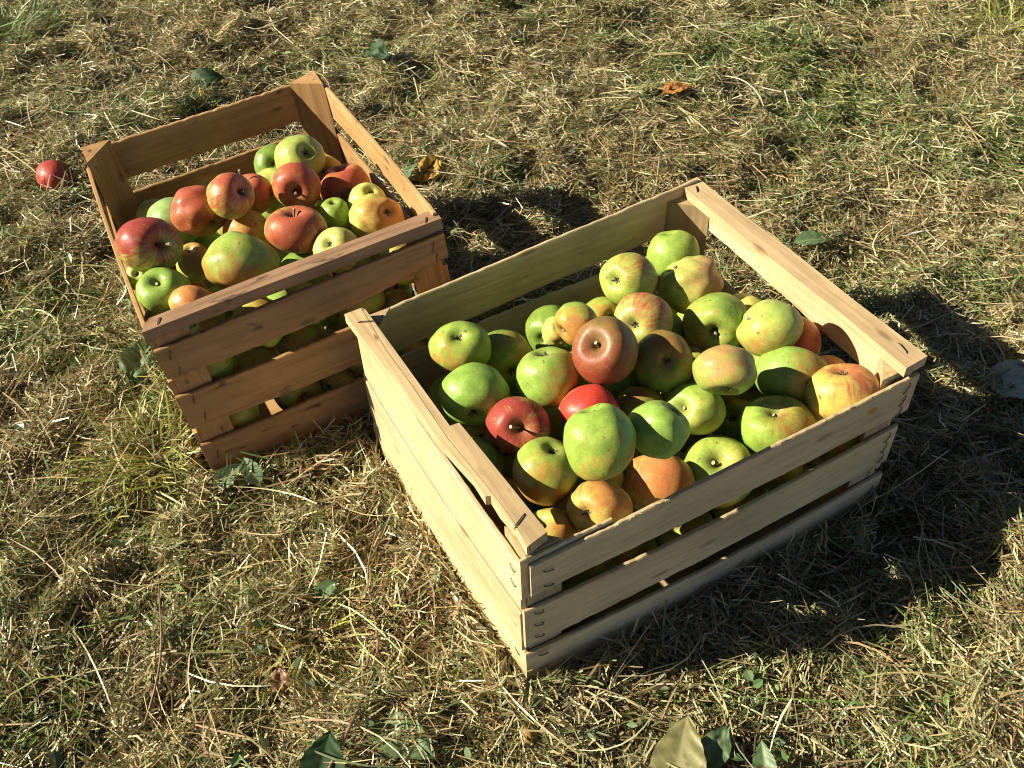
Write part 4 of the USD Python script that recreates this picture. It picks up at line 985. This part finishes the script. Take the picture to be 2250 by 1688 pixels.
SPECIAL = {'A10': (.62, (-.55, .10, .10)), 'B9': (.62, (.02, .5, .0)), 'B15': (.60, (.25, .05, .1)), 'A7': (.20, None), 'B2': (.30, (.0, -.3, .2)), 'A24': (.30, None), 'A33': (.22, None), 'B7': (.36, None), 'A31': (.08, None), 'A14': (.10, None)}
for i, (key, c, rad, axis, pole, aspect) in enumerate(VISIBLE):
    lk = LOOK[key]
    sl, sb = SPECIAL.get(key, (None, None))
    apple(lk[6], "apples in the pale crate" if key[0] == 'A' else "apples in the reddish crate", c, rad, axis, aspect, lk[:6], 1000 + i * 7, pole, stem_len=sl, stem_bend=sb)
rh = np.random.default_rng(77)
for i, (crate, c, rad) in enumerate(HIDDEN):
    R_, T_ = (RA, TA) if crate == 'A' else (RB, TB)
    loc = (np.array(c) - T_) @ R_
    L_, W_ = (LA, WA) if crate == 'A' else (LB, WB)
    u = rh.random()
    if crate == 'A':
        col, lk = ("green", (G, O, .15)) if u < .75 else (("yellowish green", (YGR, O, .15)) if u < .94 else ("orange", (YGR, O, .8)))
    else:
        col, lk = ("green", (G, O, .1)) if u < .58 else (("yellow", (PY, O, .2)) if u < .88 else ("red", (Y, R, .8)))
    look = (lk[0], lk[1], lk[2], (rh.normal(0, .4), rh.normal(0, .4)), .3, .05)
    name = "pale crate" if crate == 'A' else "reddish crate"
    where = ["at the left end", "left of the middle", "in the middle", "right of the middle", "at the right end"][int(np.clip((loc[0] / L_ + .5) * 5, 0, 4))]
    if loc[1] < -W_ / 2 + .075:
        gap = "lowest" if loc[2] < .085 else ("middle" if loc[2] < .135 else "top")
        lab, grp = f"{col} apple behind the {name}'s front slats, {gap} layer, {where}", f"apples seen through the {name}'s front slats"
    else:
        row = ["front row", "middle row", "back row"][int(np.clip((loc[1] / W_ + .5) * 3, 0, 2))]
        lay_ = "bottom" if loc[2] < .085 else ("second" if loc[2] < .135 else "third")
        lab, grp = f"{col} apple in {name}'s {lay_} layer, under others, {where}, {row}", f"apples deep in the {name}'s heap"
    apple(lab, grp, c, rad, rh.normal(size=3), 1.05, look, 3000 + i * 5, None, nt=24, nph=32)
# loose one in the grass
apple("single loose red apple lying in the mown grass left of the reddish crate", None, (-0.840, 1.624, -0.005), .034, (.75, .35, .45), 1.1, ((.42, .17, .06), R, .85, (-.3, .2), .4, .06), 5001, 's', stem_len=.12)

# ------------------------------------------------------------------ leaves, twigs and rotten fruit in the grass
def leaf(loc, length, width, az, tilt, mat, label, seed, roll=0.0, curl=0.25, fold=0.25, crumple=0.0, lobes=26, cat="leaf", serr=0.05):
    r = np.random.default_rng(seed)
    nu, nv = 26, 12
    u = np.linspace(0, 1, nu + 1)
    half = width / 2 * np.sin(np.pi * u ** 0.8) ** 0.75 * (1 - 0.25 * u)
    half = half * (1 + serr * np.abs(np.sin(u * lobes)) + serr * r.normal(0, .6, nu + 1))
    s = np.linspace(-1, 1, nv + 1)
    U, S = np.meshgrid(u, s, indexing="ij")
    X = U * length - length / 2
    Yv = S * half[:, None]
    Zv = np.abs(Yv) * fold - curl * length * (U - .5) ** 2 + crumple * length * (meshkit.fbm(np.stack([U * 5, S * 2, U * 0 + seed], -1), 3, seed) - .5)
    Zv += 0.012 * length * np.sin(U * 28 + np.abs(S) * 6) * np.abs(S)
    P = np.stack([X, Yv, Zv], -1).reshape(-1, 3)
    vein = np.clip(1 - np.abs(S) * 16, 0, 1) + 0.55 * np.clip(np.sin(U * 44 - np.abs(S) * 9) * 6 - 5, 0, 1)
    cr, sr = math.cos(roll), math.sin(roll)
    P = P @ np.array([[1, 0, 0], [0, cr, -sr], [0, sr, cr]]).T
    ct, st = math.cos(tilt), math.sin(tilt)
    P = P @ np.array([[ct, 0, -st], [0, 1, 0], [st, 0, ct]]).T
    ca, sa = math.cos(az), math.sin(az)
    P = P @ np.array([[ca, -sa, 0], [sa, ca, 0], [0, 0, 1]]).T
    i, j = np.meshgrid(np.arange(nu), np.arange(nv), indexing="ij")
    q = (i * (nv + 1) + j).ravel()
    F4 = np.stack([q, q + nv + 1, q + nv + 2, q + 1], 1)
    z = float(lift(np.array([loc[0]]), np.array([loc[1]]))[0]) + 0.005
    o = thing("fallen_leaf", label, cat, None, (loc[0], loc[1], z + loc[2]))
    put("blade", P, F4, mat, o, smooth=True, attrs={"lv": np.stack([X.ravel(), Yv.ravel(), Zv.ravel()], 1) + seed, "vein": np.clip(vein, 0, 1).ravel()})
    b0 = P.reshape(nu + 1, nv + 1, 3)[1, nv // 2]
    dr = b0 - P.reshape(nu + 1, nv + 1, 3)[4, nv // 2]; dr /= np.linalg.norm(dr)
    v, f = tube([b0 - dr * .01 * length, b0 + dr * length * .12, b0 + dr * length * .22 + np.array([0, 0, -.02 * length])], .0011, 5)
    put("leaf_stalk", v, f, mat, o, smooth=True, attrs={"lv": v + seed, "vein": np.full(len(v), .6)})
    return o


leaf((-0.615, 1.945, 0.036), .080, .058, 0.25, 0.15, LEAF_DARK, "arched dark green leaf on the lawn behind the reddish crate's back slat", 301, roll=.45, curl=1.0, fold=.15)
leaf((-0.248, 1.968, 0.044), .075, .050, -0.9, 0.1, LEAF_DARK, "crumpled dark green leaf on the lawn beyond the reddish crate's back right corner", 302, roll=.5, curl=.5, crumple=.25)
leaf((0.705, 0.930, 0.036), .110, .085, -0.25, 0.10, LEAF_MINT, "broad pale grey-green leaf lying in the pale crate's shadow at the right edge", 303, curl=.2, fold=.1)
leaf((-0.208, 0.440, 0.030), .060, .048, 1.35, 0.35, LEAF_DARK, "dark green leaf standing up at the bottom edge, beside the long brown twig", 304, roll=.25, curl=.2)
leaf((0.150, 0.432, 0.032), .090, .060, 1.25, 0.35, LEAF_PALE, "large pale olive leaf at the bottom edge below the pale crate", 305, curl=.25, fold=.2)
leaf((-0.128, 0.465, 0.034), .075, .048, -0.6, 0.1, LEAF_GREY, "grey-green torn leaf at the bottom edge, right of the long brown twig", 306, curl=.2, crumple=.12, serr=.12)
leaf((0.498, 1.275, 0.030), .062, .030, 0.05, 0.0, LEAF_GREY, "small green folded leaf on the lawn behind the pale crate's right rail", 307, roll=.3, fold=.5)
leaf((-0.170, 1.530, 0.034), .060, .045, 0.9, 0.4, LEAF_GREY, "grey-green leaf just outside the reddish crate's right top slat", 308, roll=-.4)
leaf((-0.545, 1.075, 0.032), .075, .055, 1.2, 0.3, LEAF_GREY, "grey-green crumpled leaf against the reddish crate's near left corner", 309, crumple=.18, roll=.3)
leaf((-0.129, 1.545, 0.030), .070, .045, 1.1, 0.2, LEAF_YELLOW, "crumpled yellow leaf with dark veins, between the reddish crate and its shadow", 310, crumple=.3, roll=.3)
leaf((0.352, 1.762, 0.030), .058, .045, 0.3, 0.05, LEAF_ORANGE, "orange crumpled leaf on the sunny lawn beyond the pale crate", 311, crumple=.12, curl=.1)
leaf((-0.376, 0.840, 0.034), .048, .028, 0.7, 0.35, LEAF_GREY, "pair-like small green leaf at the foot of the reddish crate's front", 312, roll=.4, fold=.4)
leaf((-0.345, 0.842, 0.038), .042, .026, 2.2, 0.5, LEAF_GREY, "small upright green leaf beside another, in front of the reddish crate's lowest slat", 313, roll=-.2, fold=.4)
leaf((-0.268, 0.852, 0.026), .036, .026, 0.3, 0.1, LEAF_BROWN, "small reddish brown withered leaf between the two crates", 314, crumple=.3)
leaf((-0.270, 0.545, 0.030), .030, .022, 1.7, 0.4, LEAF_BROWN, "small pinkish brown leaf on the lawn left of the long brown twig", 315, crumple=.2)
leaf((0.190, 0.445, 0.034), .050, .034, 0.8, 0.4, LEAF_GREY, "blue-green leaf at the bottom edge, right of the large pale olive leaf", 316, roll=.3, crumple=.1)
leaf((0.235, 0.425, 0.034), .045, .026, 1.6, 0.4, LEAF_GREY, "narrow green leaf at the bottom edge, second right of the pale olive leaf", 317, roll=-.3, fold=.4)
leaf((-0.230, 0.660, 0.030), .034, .022, 0.6, 0.3, LEAF_GREY, "small green leaf on the lawn between the yellowish tuft and the pale crate", 318, roll=.3, fold=.4)

# little weed leaves scattered in the near lawn, too many to count
rw = np.random.default_rng(55)
V, F, K = [], [], []
for _ in range(520):
    x, y = rw.uniform(-.9, .9), 0.42 + 1.9 * rw.random() ** 1.8
    if in_crate(x, y, .03) or not left_of(x, y, .05):
        continue
    L, w = rw.uniform(.008, .022), rw.uniform(.35, .7)
    az, ti, ro = rw.uniform(0, 6.28), rw.normal(.2, .35), rw.normal(0, .5)
    d = np.array([math.cos(az) * math.cos(ti), math.sin(az) * math.cos(ti), math.sin(ti)])
    s = np.array([-math.sin(az) * math.cos(ro), math.cos(az) * math.cos(ro), math.sin(ro)])
    n = np.cross(d, s)
    c = np.array([x, y, float(lift(np.array([x]), np.array([y]))[0]) + rw.uniform(.015, .036)])
    b = len(V)
    V += [c, c + d * L * .35 + s * L * w * .5 + n * L * .12, c + d * L * .75 + s * L * w * .38 + n * L * .08, c + d * L, c + d * L * .75 - s * L * w * .38 + n * L * .08, c + d * L * .35 - s * L * w * .5 + n * L * .12, c + d * L * .5]
    F += [[b, b + 1, b + 6, b + 6], [b + 1, b + 2, b + 6, b + 6], [b + 2, b + 3, b + 6, b + 6], [b + 3, b + 4, b + 6, b + 6], [b + 4, b + 5, b + 6, b + 6], [b + 5, b, b + 6, b + 6]]
    col = [(.09, .17, .055), (.14, .20, .10), (.17, .26, .06), (.06, .12, .045)][rw.integers(0, 4)]
    K += [np.array(col) * rw.uniform(.8, 1.2)] * 7
tag(put("weed_leaves", V, np.array(F)[:, :3], HAY, attrs={"hcol": np.array(K)}), "small green weed leaves scattered through the mown grass", "weeds", kind="stuff")


def twig(pts, rad, label, mat=TWIG, cat="twig"):
    P = np.array([(x, y, float(lift(np.array([x]), np.array([y]))[0]) + z) for x, y, z in pts])
    t = np.linspace(0, len(P) - 1, 24)
    Q = CubicSpline(np.arange(len(P)), P)(t)
    v, f = tube(Q, rad * np.linspace(1.0, .45, 24), 6)
    o = tag(put("twig", v, f, mat, smooth=True), label, cat)


twig([(-0.205, 0.425, .032), (-0.178, 0.499, .036), (-0.169, 0.550, .034), (-0.166, 0.592, .038), (-0.179, 0.650, .035), (-0.181, 0.698, .038), (-0.172, 0.775, .022)], .0021, "long reddish brown weed stalk left of the pale crate, running out at the bottom edge")
twig([(-0.416, 0.510, .030), (-0.404, 0.565, .040), (-0.412, 0.615, .042), (-0.436, 0.690, .036)], .0016, "thin brown curved twig on the lawn in the near left corner")
twig([(0.470, 0.760, .030), (0.500, 0.690, .040), (0.520, 0.625, .044), (0.545, 0.560, .034)], .0013, "long dry grey stalk crossing the pale crate's shadow")

def lump(name, loc, rad, flat, seed, label, cat):
    m_ = trimesh.creation.icosphere(3, 1.0)
    P = np.array(m_.vertices)
    P = P * (0.7 + 0.7 * meshkit.fbm(P * 2.2 + seed, 3, seed))[:, None] * rad
    P[:, 2] *= flat
    z = float(lift(np.array([loc[0]]), np.array([loc[1]]))[0])
    tag(put(name, P + np.array([loc[0], loc[1], z + loc[2]]), np.array(m_.faces), ROT, smooth=True), label, cat)


lump("rotten_apple", (0.232, 0.590, 0.004), .030, .5, 401, "brown rotten windfall apple sunk in the grass in the pale crate's shadow, lower left one", "rotten apple")
lump("rotten_apple", (0.290, 0.600, 0.004), .026, .5, 402, "orange-brown rotten apple remains at the sunlit edge of the pale crate's shadow", "rotten apple")
lump("rotten_apple", (0.262, 0.655, 0.002), .024, .5, 403, "dark rotten apple piece wholly in shadow, nearest the pale crate's lowest front slat", "rotten apple")
apple("tiny yellow-brown crab apple half buried below the pale crate's near corner", None, (-0.002, 0.473, 0.008), .011, (.3, .5, .6), 1.0, ((.34, .28, .08), BR, .2, (.2, .2), .9, .10), 5003, None, nt=20, nph=28)
apple("tiny pale green unripe apple half buried beside the long weed stalk", None, (-0.171, 0.512, 0.014), .012, (.3, -.5, .6), 1.0, (PG, O, .0, (0, 0), .3, .05), 5004, None, nt=20, nph=28)
